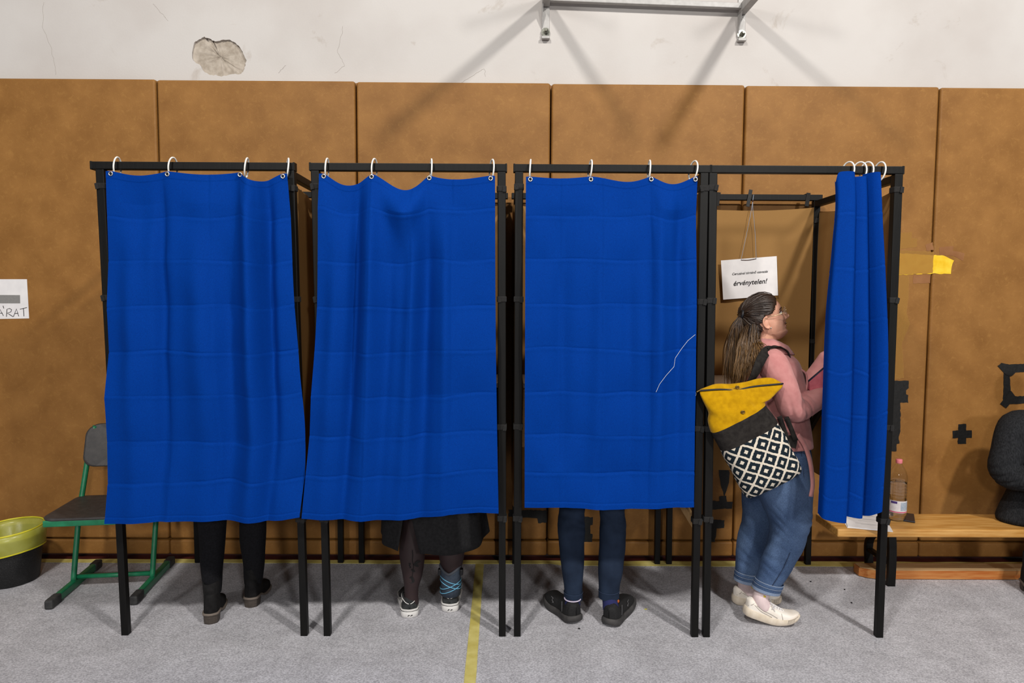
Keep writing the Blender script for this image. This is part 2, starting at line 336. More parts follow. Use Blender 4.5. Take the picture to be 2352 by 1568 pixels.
MT['welt'] = mat('pale_worn_welt', lin(108, 98, 90), .7)
MT['skirt'] = mat('black_pleated_cloth', lin(25, 25, 27), .85, col2=lin(34, 34, 36), vscale=80, bump=.3, bscale=300, spec=.2)
MT['tights'] = mat('sheer_black_tights', lin(42, 30, 32), .55, col2=lin(50, 37, 38), vscale=8, spec=.3, bump=.1, bscale=900)
MT['rose_ink'] = mat('dark_rose_pattern', lin(16, 13, 15), .8)
MT['canvas_b'] = mat('black_canvas', lin(26, 27, 29), .85, col2=lin(36, 37, 39), vscale=200)
MT['suede_g'] = mat('charcoal_suede', lin(40, 42, 43), .95, col2=lin(54, 56, 57), vscale=60)
MT['sole_white'] = mat('white_foxing', lin(222, 220, 218), .5)
MT['brace'] = mat('dark_slate_brace_cloth', lin(44, 54, 68), .8, col2=lin(54, 64, 78), vscale=90)
MT['brace_pad'] = mat('grey_brace_padding', lin(70, 74, 82), .9)
MT['cyan'] = mat('pale_blue_trim', lin(104, 172, 206), .7)
MT['navy_jean'] = mat('dark_navy_denim', lin(25, 35, 52), .9, col2=lin(36, 48, 68), vscale=10, detail=7, bump=.35, bscale=400, spec=.15)
MT['slip'] = mat('black_mesh_upper', lin(19, 19, 20), .8, col2=lin(28, 28, 30), vscale=200, bump=.4, bscale=300)
MT['slip_sole'] = mat('dark_grey_foam_sole', lin(50, 49, 50), .75, col2=lin(68, 66, 66), vscale=26, bump=.3, bscale=90)
MT['slip_mark'] = mat('grey_shoe_mark', lin(84, 84, 86), .6)
MT['sock_n'] = mat('navy_patterned_sock', lin(32, 36, 84), .9)
MT['sock_o'] = mat('orange_sock_patch', lin(176, 88, 34), .9); MT['sock_p'] = mat('pale_sock_patch', lin(196, 186, 206), .9)
MT['charcoal'] = mat('charcoal_rib_knit', lin(28, 29, 31), .95, col2=lin(46, 47, 50), vscale=60, stretch=(3.5, 3.5, .5), bump=.9, bscale=130, spec=.1)
MT['coat'] = mat('dark_coat', lin(30, 31, 36), .9, col2=lin(40, 41, 46), vscale=40)

# ------------------------------------------------------------------ setting
YP = 3.93           # face of the wall pads
YW = 4.00           # plaster face
# back wall with a chipped hole
chip_px = [(441, 121), (446, 98), (458, 90), (470, 84), (483, 89), (494, 95), (508, 92), (528, 91), (538, 97), (550, 107), (558, 122), (566, 138), (563, 152), (558, 166), (552, 170), (536, 170), (520, 174), (500, 174), (482, 172), (468, 164), (458, 148), (444, 139)]
base = [at(x, y, YW) for x, y in chip_px]; chip = []
for i, p in enumerate(base):
    q = base[(i+1) % len(base)]
    for k in range(4):
        j = rng.normal(0, .0022, 2) if k else (0, 0); r_ = p+(q-p)*k/4; chip.append(V3(r_[0]+j[0], YW, r_[2]+j[1]))
chip = np.array(chip)
bm = bmesh.new()
def loop(pts):
    vs = [bm.verts.new(p) for p in pts]; return vs, [bm.edges.new((vs[i], vs[(i+1) % len(vs)])) for i in range(len(vs))]
_, e1 = loop([(-7, YW, 0), (7, YW, 0), (7, YW, 6.2), (-7, YW, 6.2)]); cv, e2 = loop(chip)
bmesh.ops.triangle_fill(bm, edges=e1+e2, use_beauty=True)
cc = chip.mean(0); inner = [bm.verts.new((p[0], YW+.016, p[2])) for p in chip]
for i in range(len(cv)): j = (i+1) % len(cv); bm.faces.new((cv[i], cv[j], inner[j], inner[i]))
bmesh.ops.recalc_face_normals(bm, faces=bm.faces)
me = bpy.data.meshes.new('wall_back'); bm.to_mesh(me); bm.free(); wall = link_mesh('wall_back', me, MT['plaster']); wall['kind'] = 'structure'
wall['label'] = 'white plaster gym wall with stains and a chipped patch'
mb = MB(); rings = []
for k, s_ in enumerate((1.06, .85, .62, .4, .2, .05)):
    ring = cc+(chip-cc)*s_; ring[:, 1] = YW+.014+rng.normal(0, .0022 if k else 0, len(ring)); rings.append(ring)
mb.loft(rings, False, True); mk('exposed_render', mb, MT['render'], wall, smooth=True, label='rough grey patch where plaster has fallen off')
# thin hairline cracks in the plaster
mb = MB()
for pts in ([(100, 5), (96, 60), (118, 110), (124, 140), (129, 172)], [(640, 168), (648, 158), (655, 150)], [(1060, 190), (1095, 168), (1112, 158), (1116, 176)], [(352, 8), (372, 32), (386, 48)], [(788, 60), (775, 120), (792, 150), (770, 168)]):
    P = np.array([at(x, y, YW-.0004) for x, y in pts]); t = np.linspace(0, 1, 24); Q = np.array([[np.interp(a, np.linspace(0, 1, len(P)), P[:, c]) for c in range(3)] for a in t]); Q[:, 0] += rng.normal(0, .0025, 24); Q[:, 1] = YW-.0003
    mb.tube(Q, .0006, 4)
mk('hairline_cracks', mb, MT['grey_thread'], wall)

fl = mk('floor', MB().box((0, 0, -.03), (14, 8.6, .05)), MT['maroon'], kind='structure'); fl['label'] = 'dark red sports hall floor'
# grey felt carpet covering the floor
xs = np.linspace(-6.5, 6.5, 131); yedge = 3.885+.006*wob(xs, 3, 5, 2.0)
v = [(x, -3.5, 0) for x in xs]+[(x, y, 0) for x, y in zip(xs, yedge)]; n_ = len(xs); v += [(x, y, z-.004) for x, y, z in v]
f = []
for i in range(n_-1): f += [(i, i+1, n_+i+1, n_+i), (2*n_+i, 3*n_+i, 3*n_+i+1, 2*n_+i+1), (n_+i, n_+i+1, 3*n_+i+1, 3*n_+i)]
mk('carpet', (v, f), MT['felt'], label='grey felt carpet laid over the hall floor', cat='carpet')
# yellow tapes
xs = np.linspace(-3.2, 3.2, 129); lo = 3.845+.005*wob(xs, 9, 5, 3.0)-np.where((xs > .25) & (xs < 2.1), .02, 0); hi = 3.892+.004*wob(xs, 10, 5, 3.0)
mb = MB(); v = []; f = []
for z in (.0005, .0025):
    v += [(x, y, z) for x, y in zip(xs, lo)]+[(x, y, z+(.002 if z > .001 else 0)*abs(math.sin(9*x))) for x, y in zip(xs, hi)]
n_ = len(xs)
for i in range(n_-1): f += [(i, i+1, n_+i+1, n_+i), (2*n_+i, 3*n_+i, 3*n_+i+1, 2*n_+i+1), (i, 2*n_+i, 2*n_+i+1, i+1)]
mk('edge_tape', (v, f), MT['ytape'], label='yellow tape along the carpet edge at the padded wall', cat='tape')
xl = np.linspace(1.2, 3.86, 60); c = -.150-.012*(xl-2.6)/1.2
mb = MB(); w_ = .0235+.0008*wob(xl, 5, 4, 4)
v = [(a-b, y, .0006) for a, b, y in zip(c, w_, xl)]+[(a+b, y, .0006) for a, b, y in zip(c, w_, xl)]; v += [(x, y, .0018) for x, y, z in v]; n_ = len(xl); f = []
for i in range(n_-1): f += [(i, i+1, n_+i+1, n_+i), (2*n_+i, 3*n_+i, 3*n_+i+1, 2*n_+i+1), (i, 2*n_+i, 2*n_+i+1, i+1), (n_+i, n_+i+1, 3*n_+i+1, 3*n_+i)]
mk('floor_tape', (v, f), MT['ytape'], label='yellow tape strip running across the grey carpet toward camera', cat='tape')

# wall padding: upholstered panels
pad = root('wall_padding', (0.23, YP+.03, .02), 'brown vinyl padding panels covering the lower gym wall', 'wall padding')
seam = [-4.19, -3.09, -1.99, -.87, .23, 1.327, 2.427, 3.527, 4.627]
bm0 = None
for i in range(8):
    a, b = seam[i]+.004, seam[i+1]-.004; top = 2.742-.0035*(i-3)
    mk('pad_panel', MB().box(((a+b)/2, YP+.03, (.112+top)/2), (b-a, .06, top-.112), b=.013), MT['vinyl'], pad, smooth=True)
    mk('bottom_strip', MB().box(((a+b)/2, YP+.028, .061), (b-a+.006, .062, .088), b=.012), MT['vinyl'], pad, smooth=True)
    mk('backing_board', MB().box(((a+b)/2, YP+.0655, (.012+top+.006)/2), (b-a+.008, .008, top-.006)), MT['board'], pad)
for o in pad.children:
    if o.name.startswith(('pad_panel', 'bottom_strip')): o.modifiers.new('wn', 'WEIGHTED_NORMAL')

# ------------------------------------------------------------------ backboard mount at the top of the picture
bb = root('backboard_mount', (.74, YW, 3.0), 'white steel basketball backboard mount bolted high on the wall', 'bracket')
for sx, (px, ytop, ybot) in enumerate(((1253, 10, 92), (1702, 26, 97))):
    p = at(px, ybot, YW-.006); x = p[0]; z0 = p[2]; za = 3.205-.035*sx
    mk('wall_plate', MB().box((x, YW-.004, (z0+4.0)/2), (.044, .008, 4.0-z0), b=.002), MT['steel'], bb)
    lip = MB().box((x, YW-.017, z0+.008), (.046, .03, .016), b=.003); mk('plate_lip', lip, MT['steel'], bb)
    zb = z0+.042
    w = mk('bolt', MB().lathe([(.0135, 0), (.0135, .014)], (0, 0, 0), 6), MT['zinc'], bb); w.rotation_euler = (math.pi/2, 0, .5)
    w.location = Vector((x, YW-.014, zb))-bb.location; 
    mbw = MB().lathe([(.0245, 0), (.0245, .003)], (0, 0, 0), 28); mbw.lathe([(.0085, .012), (.0085, .034), (.006, .038)], (0, 0, 0), 14)
    # re-centre helper meshes (built at the world origin)
    ws = mk('washer', mbw, MT['zinc'], bb); ws.rotation_euler = (math.pi/2, 0, 0); ws.location = Vector((x, YW-.010, zb))-bb.location
    for o in (w, ws):
        for q in o.data.vertices: q.co += bb.location
    mk('arm', MB().beam((x, YW-.008, za), (x+(.05 if sx else -.02), 2.78, za+.03), .042, .05, b=.004), MT['steel'], bb)
    g = MB().prism([(x-.022, YW-.009, za-.03), (x-.022, YW-.009, za-.14), (x-.022, YW-.07, za-.03)], (.005, 0, 0)); mk('gusset', g, MT['steel'], bb)
xa = at(1253, 10, YW-.05)[0]; xb = at(1702, 30, YW-.05)[0]
mk('cross_bar', MB().beam((xa, YW-.04, 3.212), (xb, YW-.04, 3.178), .03, .03, side=(0, 1, 0), b=.003), MT['steel'], bb)
mk('cross_bar', MB().beam((xa, YW-.05, 3.92), (xb, YW-.05, 3.9), .045, .045, side=(0, 1, 0), b=.003), MT['steel'], bb)

# ------------------------------------------------------------------ voting booths
ZB = 2.100; YF, YR = 3.02, 3.86
booths = [  # bottom/top x of left and right front posts, rear posts
    dict(fl=(-1.737, -1.775), fr=(-.925, -.952), rl=(-1.79, -1.80), rr=(-.966, -.96), bar=(-1.812, -.936), word='first voting booth from the left, its black frame nearest the green chair'),
    dict(fl=(-.82, -.845), fr=(-.024, -.036), rl=(-.845, -.85), rr=(-.035, -.04), bar=(-.866, -.016), word='second voting booth from the left, black frame beside the yellow floor tape'),
    dict(fl=(.044, .040), fr=(.853, .846), rl=(.04, .04), rr=(.864, .856), bar=(.019, .872), word='third voting booth from the left, black frame left of the open booth'),
    dict(fl=(.906, .884), fr=(1.697, 1.692), rl=(.932, .92), rr=(1.738, 1.715), bar=(.874, 1.711), word='black-framed voting booth with its curtain drawn open, woman inside')]
def cloth_panel(p00, p10, z0, z1, seed, nx=40, nz=60, sag=.02, amp=.012):
    """hanging fabric between two posts (p00 -> p10 horizontally)"""
    u, v = np.meshgrid(np.linspace(0, 1, nx), np.linspace(0, 1, nz)); p00 = np.asarray(p00, float); p10 = np.asarray(p10, float)
    d = p10-p00; nrml = nrm(V3(d[1], -d[0], 0))
    off = amp*(wob(u*6+v*1.2, seed, 4, 1.3)*.6+wob(v*5-u*2, seed+1, 3, 1.0)*.5)*np.sin(np.pi*np.clip(u, 0.02, .98))**.5
    top = z1-sag*np.sin(np.pi*u)**.8
    P = p00[None, None, :]+u[..., None]*d+off[..., None]*nrml; P[..., 2] = z0+(top-z0)*v
    f = [(j*nx+i, j*nx+i+1, (j+1)*nx+i+1, (j+1)*nx+i) for j in range(nz-1) for i in range(nx-1)]
    return P.reshape(-1, 3), f
strap_mesh = None
def strap(parent, x, y, z, w=.043, tail=0):
    mb = MB().box((x, y, z), (w, w, .026), b=.004); mb.box((x+.012*(1 if tail >= 0 else -1), y-w/2-.002, z-.002), (.016, .003, .026), np.array(Matrix.Rotation(.2*tail, 3, 'Y')), b=.001)
    return mk('strap', mb, MT['strap'], parent)
for i, b in enumerate(booths):
    cx = (b['fl'][0]+b['fr'][0])/2
    R = root('voting_booth', (cx, (YF+YR)/2, 0), b['word'], 'voting booth', 'voting booths in a row'); b['root'] = R
    posts = {}
    for key, Y in (('fl', YF), ('fr', YF), ('rl', YR), ('rr', YR)):
        x0, x1 = b[key]; zj = .535; xj = x0+(x1-x0)*zj/ZB
        mk('post', MB().beam((xj, Y, zj), (x1, Y, ZB-.017), .036, .036, b=.003), MT['black_metal'], R)
        mk('lower_leg', MB().beam((x0, Y, 0), (xj, Y, zj), .031, .031, b=.0025), MT['black_metal'], R)
        zs = (ZB-.085, 1.53, .965, .545) if Y == YF else (ZB-.12, 1.3, .6)
        for j, z in enumerate(zs): strap(R, x0+(x1-x0)*z/ZB, Y, z+random.uniform(-.008, .008), tail=random.choice((-1, 1, .4)))
    a, c = b['bar']
    def bar(p, q): mk('top_bar', MB().beam(p, q, .033, .034, side=(0, 0, 1), b=.003), MT['black_metal'], R)
    bar((a, YF, ZB), (c, YF, ZB)); bar((b['rl'][1]-.03, YR, ZB), (b['rr'][1]+.03, YR, ZB))
    bar((b['fl'][1], YF+.019, ZB-.035), (b['rl'][1], YR-.019, ZB-.035)); bar((b['fr'][1], YF+.019, ZB-.035), (b['rr'][1], YR-.019, ZB-.035))
    for x in (a, c): mk('end_cap', MB().box((x, YF, ZB), (.008, .037, .036), b=.002), MT['black_metal'], R)
    # fabric sides and rear, shelf
    zt = ZB-.075
    v, f = cloth_panel((b['fl'][1]-.012, YF+.022, 0), (b['rl'][1]-.012, YR-.02, 0), .56, zt, 30+i, sag=.03, amp=.014); mk('side_cloth', (v, f), MT['tan'], R, smooth=True)
    v, f = cloth_panel((b['fr'][1]+.012, YF+.022, 0), (b['rr'][1]+.012, YR-.02, 0), .56, zt, 40+i, sag=.03, amp=.014); mk('side_cloth', (v, f), MT['tan'], R, smooth=True)
    v, f = cloth_panel((b['rl'][1]+.02, YR-.022, 0), (b['rr'][1]-.02, YR-.022, 0), .56, ZB-.055, 50+i, sag=.02, amp=.008); mk('rear_cloth', (v, f), MT['tan'], R, smooth=True)
    for x in (.3, .93) if i == 3 else (.25, .75):
        xx = b['rl'][1]+(b['rr'][1]-b['rl'][1])*x; mb = MB().box((xx, YR-.019, ZB-.012), (.022, .004, .075), np.array(Matrix.Rotation(.12, 3, 'Y')), b=.001); mb.box((xx, YR, ZB+.019), (.02, .04, .004), b=.001); mk('cloth_tie', mb, MT['strap'], R)
    sx0, sx1 = b['fl'][0]+.028, b['fr'][0]-.028
    mk('writing_shelf', MB().box(((sx0+sx1)/2, 3.63, 1.093), (sx1-sx0, .40, .022), b=.003), MT['shelf'], R)
    for x in (sx0+.012, sx1-.012): mk('shelf_support', MB().beam((x, 3.46, 1.08), (x, 3.83, .70), .02, .03, b=.002), MT['wood'] if i == 2 else MT['black_metal'], R)
# folding wooden prop seen below the third curtain
mk('shelf_prop', MB().beam(at(1560, 1145, 3.30), at(1597, 1205, 3.16), .02, .05, b=.002), MT['wood'], booths[2]['root'])

# ------------------------------------------------------------------ curtains
ring_proto = {}
def make_ring(parent, c, yaw, tilt):
    t = np.linspace(0, 2*math.pi, 29)[:-1]
    P = np.stack([0*t+.004*np.sin(t), .031*np.cos(t)-.006, .042*np.sin(t)-.003], 1)
    Rm = np.array(Matrix.Rotation(yaw, 3, 'Z')@Matrix.Rotation(tilt, 3, 'Y')); P = P@Rm.T+np.asarray(c)
    mk('curtain_ring', MB().tube(P, .0036, 7, closed=True), MT['white_plastic'], parent, smooth=True)
def make_eyelet(parent, c, nd=(0, -1, 0)):
    nd = nrm(nd); a = nrm(np.cross(nd, (0, 0, 1))); b_ = np.cross(a, nd); t = np.linspace(0, 2*math.pi, 21)[:-1]
    P = np.asarray(c)+nd*.002+.0078*(np.cos(t)[:, None]*a+np.sin(t)[:, None]*b_)
    e = mk('eyelet', MB().tube(P, .0026, 6, closed=True), MT['eyelet'], parent, smooth=True)
    mb = MB(); Q = np.asarray(c)+nd*.0012+.0058*(np.cos(t)[:, None]*a+np.sin(t)[:, None]*b_); mb.prism(Q, nd*.0004)
    mk('eyelet_hole', mb, MT['dark'], e)
def curtain(label, eye_px, sag_px, Lpx, Rpx, bot_px, top_off, folds, hcr, vcr, seed, booth, nx=190, nz=540):
    """Lpx/Rpx: edge points top->bottom; bot_px: hem points; all measured on the hanging plane"""
    YT, YB = 2.960, 2.930
    yy = lambda py: YT+(YB-YT)*np.clip((py-405)/790, 0, 1)
    Lw = np.array([at(x, y, yy(y)) for x, y in Lpx]); Rw = np.array([at(x, y, yy(y)) for x, y in Rpx]); Bw = np.array([at(x, y, YB) for x, y in bot_px])
    eyes = [at(x, y, YT) for x, y in eye_px]
    zt0 = max(e[2] for e in eyes)+.012; zb0 = Bw[:, 2].mean()
    u, v = np.meshgrid(np.linspace(0, 1, nx), np.linspace(0, 1, nz))
    xl = smooth_interp(-(zt0+(zb0-zt0)*v), np.stack([-Lw[:, 2], Lw[:, 0]], 1)); xr = smooth_interp(-(zt0+(zb0-zt0)*v), np.stack([-Rw[:, 2], Rw[:, 0]], 1))
    x = xl+(xr-xl)*u
    ue = [(e[0]-Lw[0, 0])/(Rw[0, 0]-Lw[0, 0]) for e in eyes]
    # top edge
    uu = u[0]; zt = np.zeros(nx); bulge = np.zeros_like(u); ez = [e[2]+.012 for e in eyes]
    zt = np.interp(uu, ue, ez)
    pxm = YT/FPX
    for k in range(len(ue)-1):
        s_, sk, vd, bs = sag_px[k]; t = np.clip((uu-ue[k])/(ue[k+1]-ue[k]), 0, 1); ts = t**sk
        inside = (uu >= ue[k]) & (uu <= ue[k+1])
        zt -= np.where(inside, s_*pxm*np.clip(np.sin(np.pi*ts), 0, 1)**1.15, 0)
        T = np.clip((u-ue[k])/(ue[k+1]-ue[k]), 0, 1)**sk; ins = (u > ue[k]) & (u < ue[k+1])
        tri_ = 1.1-np.sqrt((2*T-1)**2+.06)-v/vd; soft = .12*np.log1p(np.exp(np.clip(tri_/.12, -30, 30)))-.12*np.log1p(np.exp(-3.0))*0
        shape = soft*np.clip(v/.085, 0, 1)**1.3
        bulge += np.where(ins, -1.5*bs*shape*np.clip(np.minimum(T, 1-T)/.12, 0, 1), 0)
    zt -= np.where(uu < ue[0], (ue[0]-uu)*.02, 0)+np.where(uu > ue[-1], (uu-ue[-1])*.02, 0)
    zb = np.interp(uu, (Bw[:, 0]-Lw[-1, 0])/(Rw[-1, 0]-Lw[-1, 0]), Bw[:, 2])
    fade = np.clip(v/.28, 0, 1); zt2 = zt[None, :]*(1-fade)+zt0*fade
    z = zt0+(zb[None, :]-zt0)*v+(zt[None, :]-zt0)*(1-v)**5
    y = YT+(YB-YT)*v+bulge
    for (u0, u1, w, A, v0, v1) in folds:       # soft vertical folds: centre line u0->u1
        c = u0+(u1-u0)*v; p = np.clip((v-v0+.12)/.38, 0, 1)*np.clip((v1-v)/.18, 0, 1); p = p*p*(3-2*p)*(1-.6*np.clip((v-.5)/.5, 0, 1))
        y += -2.2*A*np.exp(-((u-c)/(w*.9))**2)*p
    y += .0018*wob(u*7+v*.8, seed, 4, 1.0)*np.clip(v/.1, .2, 1)+.002*wob(v*9+u*2, seed+3, 3, 1.0)
    wd = (Rw[0, 0]-Lw[0, 0]); hh = zt0-zb0
    gu = np.array([0]+[q[0] for q in vcr]+[1]); gv = np.array([0]+[q[0] for q in hcr]+[1]); gr_ = np.random.default_rng(seed+500); node = gr_.normal(0, .0085, (len(gv), len(gu))); node[0] = 0; node[1:, 1::2] -= .006; node[1:, 2::2] += .004
    iu = np.clip(np.searchsorted(gu, u, side='right')-1, 0, len(gu)-2); iv = np.clip(np.searchsorted(gv, v, side='right')-1, 0, len(gv)-2)
    fu = (u-gu[iu])/(gu[iu+1]-gu[iu]); fv = (v-gv[iv])/(gv[iv+1]-gv[iv])
    y = y+(node[iv, iu]*(1-fu)*(1-fv)+node[iv, iu+1]*fu*(1-fv)+node[iv+1, iu]*(1-fu)*fv+node[iv+1, iu+1]*fu*fv)-.006*np.sin(math.pi*fu)*np.sin(math.pi*fv)*np.clip(v/.1, 0, 1)
    for j, (vc, a) in enumerate(hcr):           # pressed fold lines
        line = vc+.0035*wob(u*3, seed+20+j, 3, 1.6)+.002*np.sin(u*math.pi*2+j)
        d = (v-line)*hh; am = .95*a*(.5+.6*np.abs(wob(u*5, seed+40+j, 4, 1.5)))
        y += am*(1.0*np.exp(-np.abs(d)/.0034)-.55*np.exp(-((d-.011)/.008)**2)+.15*np.exp(-((d+.02)/.014)**2))
    for j, (uc, a) in enumerate(vcr):
        line = uc+.004*wob(v*3, seed+60+j, 3, 1.4); d = (u-line)*wd; am = a*(.5+.7*np.abs(wob(v*4, seed+80+j, 4, 1.6)))
        y += am*(.6*np.exp(-np.abs(d)/.0035)-.6*np.exp(-((d-.011)/.009)**2))
    # hem ridges
    y += -.0016*(np.clip(((1-v)*hh < .024), 0, 1))-.0014*((v*hh < .03))
    y += .0012*np.exp(-(((1-v)*hh-.026)/.003)**2)
    y = np.minimum(y, 2.999)
    P = np.stack([x, y, z], -1).reshape(-1, 3)
    f = [(j*nx+i, j*nx+i+1, (j+1)*nx+i+1, (j+1)*nx+i) for j in range(nz-1) for i in range(nx-1)]
    C = root('booth_curtain', ((Lw[-1, 0]+Rw[-1, 0])/2, YB, zb0), label, 'curtain', 'blue booth curtains')
    mk('cloth', (P, f), MT['blue'], C, smooth=True, recalc=False)
    for k, e in enumerate(eyes):
        i = int(np.clip(round(ue[k]*(nx-1)), 0, nx-1)); j = max(1, int(round(.012/hh*(nz-1)))); yc = y[j, i]
        make_eyelet(C, (e[0], yc, e[2])); make_ring(C, (e[0]+.001, YF-.006, ZB-.004), random.uniform(-.35, .35)+.1, random.uniform(-.06, .06))
    return C
H1 = [(.125, .0022), (.25, .0026), (.378, .0026), (.51, .0034), (.635, .0026), (.77, .0028), (.885, .0032)]
curtain('blue curtain with wide hem at left, left booth, black boots below', [(255, 399), (385, 400), (556, 403), (650, 405)], [(10, 1, .34, -.022), (6, 1, .22, .020), (20, .75, .26, -.022)],
        [(243, 396), (246, 600), (248, 800), (245, 1000), (241, 1202)], [(660, 400), (666, 500), (673, 650), (688, 860), (701, 1000), (690, 1190)], [(241, 1202), (330, 1198), (440, 1194), (520, 1194), (600, 1197), (650, 1193), (690, 1186)], 0,
        [(.30, .28, .04, -.014, .02, 1.2), (.50, .52, .09, .018, .15, 1.3), (.80, .74, .06, .03, -.1, 1.3), (.885, .83, .035, -.02, .0, 1.3), (.12, .15, .06, .012, .2, 1.2), (.66, .62, .05, -.012, .25, 1.3)], H1, [(.31, .002), (.565, .0022), (.83, .0018)], 1, 0)
H2 = [(.095, .0032), (.245, .0026), (.38, .003), (.51, .003), (.64, .0028), (.755, .003), (.87, .0034)]
curtain('blue curtain with the deepest sagging top edge, between two booths, dark skirt below', [(744, 405), (855, 407), (986, 409), (1127, 410)], [(26, 1, .26, -.026), (34, 1.25, .22, .085), (9, .8, .26, -.018)],
        [(733, 400), (730, 600), (722, 800), (709, 1000), (692, 1190)], [(1137, 402), (1138, 700), (1141, 950), (1145, 1179)], [(692, 1191), (780, 1195), (870, 1195), (950, 1192), (1030, 1180), (1100, 1176), (1145, 1179)], 0,
        [(.22, .20, .035, -.02, .0, 1.2), (.30, .30, .05, .018, .0, 1.2), (.55, .5, .045, .016, .1, 1.3), (.62, .60, .05, -.02, .1, 1.3), (.72, .72, .04, .01, .1, 1.2), (.42, .38, .04, -.010, .2, 1.2), (.1, .1, .05, .01, .2, 1.3)], H2, [(.29, .0022), (.52, .0022), (.755, .0032)], 2, 1)
H3 = [(.115, .0024), (.245, .0022), (.38, .003), (.515, .0034), (.645, .0026), (.775, .0026), (.89, .0034)]
c3 = curtain('blue curtain hanging flat with a loose white thread, dark jeans below', [(1218, 412), (1357, 412), (1495, 412), (1597, 412)], [(4, 1, .16, .012), (12, 1.4, .24, -.014), (17, .95, .26, .022)],
        [(1208, 404), (1206, 700), (1205, 1166)], [(1602, 404), (1601, 600), (1598, 900), (1594, 1166)], [(1204, 1167), (1300, 1165), (1390, 1170), (1420, 1169), (1500, 1166), (1594, 1165)], 0,
        [(.78, .78, .05, .014, .0, 1.2), (.9, .9, .04, -.010, .0, 1.2), (.45, .42, .06, .01, .1, 1.3), (.2, .22, .06, -.006, .1, 1.3), (.6, .62, .05, -.008, .2, 1.3)], H3, [(.2, .0022), (.445, .0026), (.73, .0024)], 3, 2)
P = np.array([at(x, y, 2.905) for x, y in [(1597, 768), (1580, 782), (1566, 800), (1551, 822), (1548, 842), (1530, 862), (1515, 882), (1507, 900)]])
mk('loose_thread', MB().tube(P, .0007, 4), MT['white_plastic'], c3)
# bunched curtain of the open booth
nx, nz = 170, 480
u, v = np.meshgrid(np.linspace(0, 1, nx), np.linspace(0, 1, nz))
pyv = 405+v*775
xl = smooth_interp(pyv, [(405, 1921), (440, 1922), (560, 1912), (700, 1897), (900, 1888), (1060, 1882), (1180, 1876)]); xr = smooth_interp(pyv, [(405, 2024), (500, 2026), (640, 2031), (900, 2034), (1000, 2030), (1180, 2019)])
WL = np.array([at(a, b, 2.93)[0] for a, b in zip(xl[:, 0], pyv[:, 0])]); WR = np.array([at(a, b, 2.94)[0] for a, b in zip(xr[:, 0], pyv[:, 0])])
pl = smooth_interp(u, [(0, 0), (.1, .03), (.24, .36), (.30, .42), (.40, .34), (.50, .38), (.60, .62), (.66, .70), (.74, .66), (.84, .82), (.93, .95), (1, 1.0)])
dep = smooth_interp(u, [(0, .3), (.12, .9), (.24, 1.0), (.31, .1), (.40, -.6), (.50, .3), (.60, .8), (.67, 0.1), (.74, -.5), (.84, .5), (.93, .7), (1, .1)])
open_ = .45+.55*np.clip(v*2.2, 0, 1)
x = WL[:, None]+(WR-WL)[:, None]*(pl*1.0)
y = 2.952-.072*dep*open_-.01*v+.004*wob(u*9+v*2, 91, 4, 1.0)
zt0 = at(1970, 405, 2.985)[2]; zbv = smooth_interp(u, [(0, 1172), (.2, 1184), (.3, 1186), (.45, 1176), (.6, 1178), (.8, 1180), (.9, 1165), (1, 1160)]); zb = np.array([at(1950, q, 2.96)[2] for q in zbv[0]])
topz = zt0+.010*np.sin(u[0]*9)-.035*np.exp(-((u[0]-.03)/.05)**2)
z = topz[None, :]+(zb[None, :]-topz[None, :])*v
for j, vc in enumerate((.115, .27, .42, .56, .70, .835, .93)):
    d = (v-vc-.008*wob(u*6, 130+j, 3, 1.5))*1.55; y += .0024*(1.0*np.exp(-np.abs(d)/.0034)-.6*np.exp(-((d-.011)/.008)**2))*(.4+.7*np.abs(wob(u*9, 150+j, 3, 1.2)))
y = np.minimum(y, 2.998)
P = np.stack([x, y, z], -1).reshape(-1, 3); f = [(j*nx+i, j*nx+i+1, (j+1)*nx+i+1, (j+1)*nx+i) for j in range(nz-1) for i in range(nx-1)]
C4 = root('booth_curtain', ((WL[-1]+WR[-1])/2, 2.96, zb.mean()), 'blue curtain bunched to the side of the open booth', 'curtain', 'blue booth curtains')
mk('cloth', (P, f), MT['blue'], C4, smooth=True, recalc=False)
for px in (1941, 2016):
    e = at(px, 412, 2.945); make_eyelet(C4, e)
for px, yw in ((1944, .5), (1970, .7), (1987, .55), (2017, .35)):
    e = at(px, 405, YF-.006); make_ring(C4, (e[0], YF-.006, ZB-.004), yw, .05)

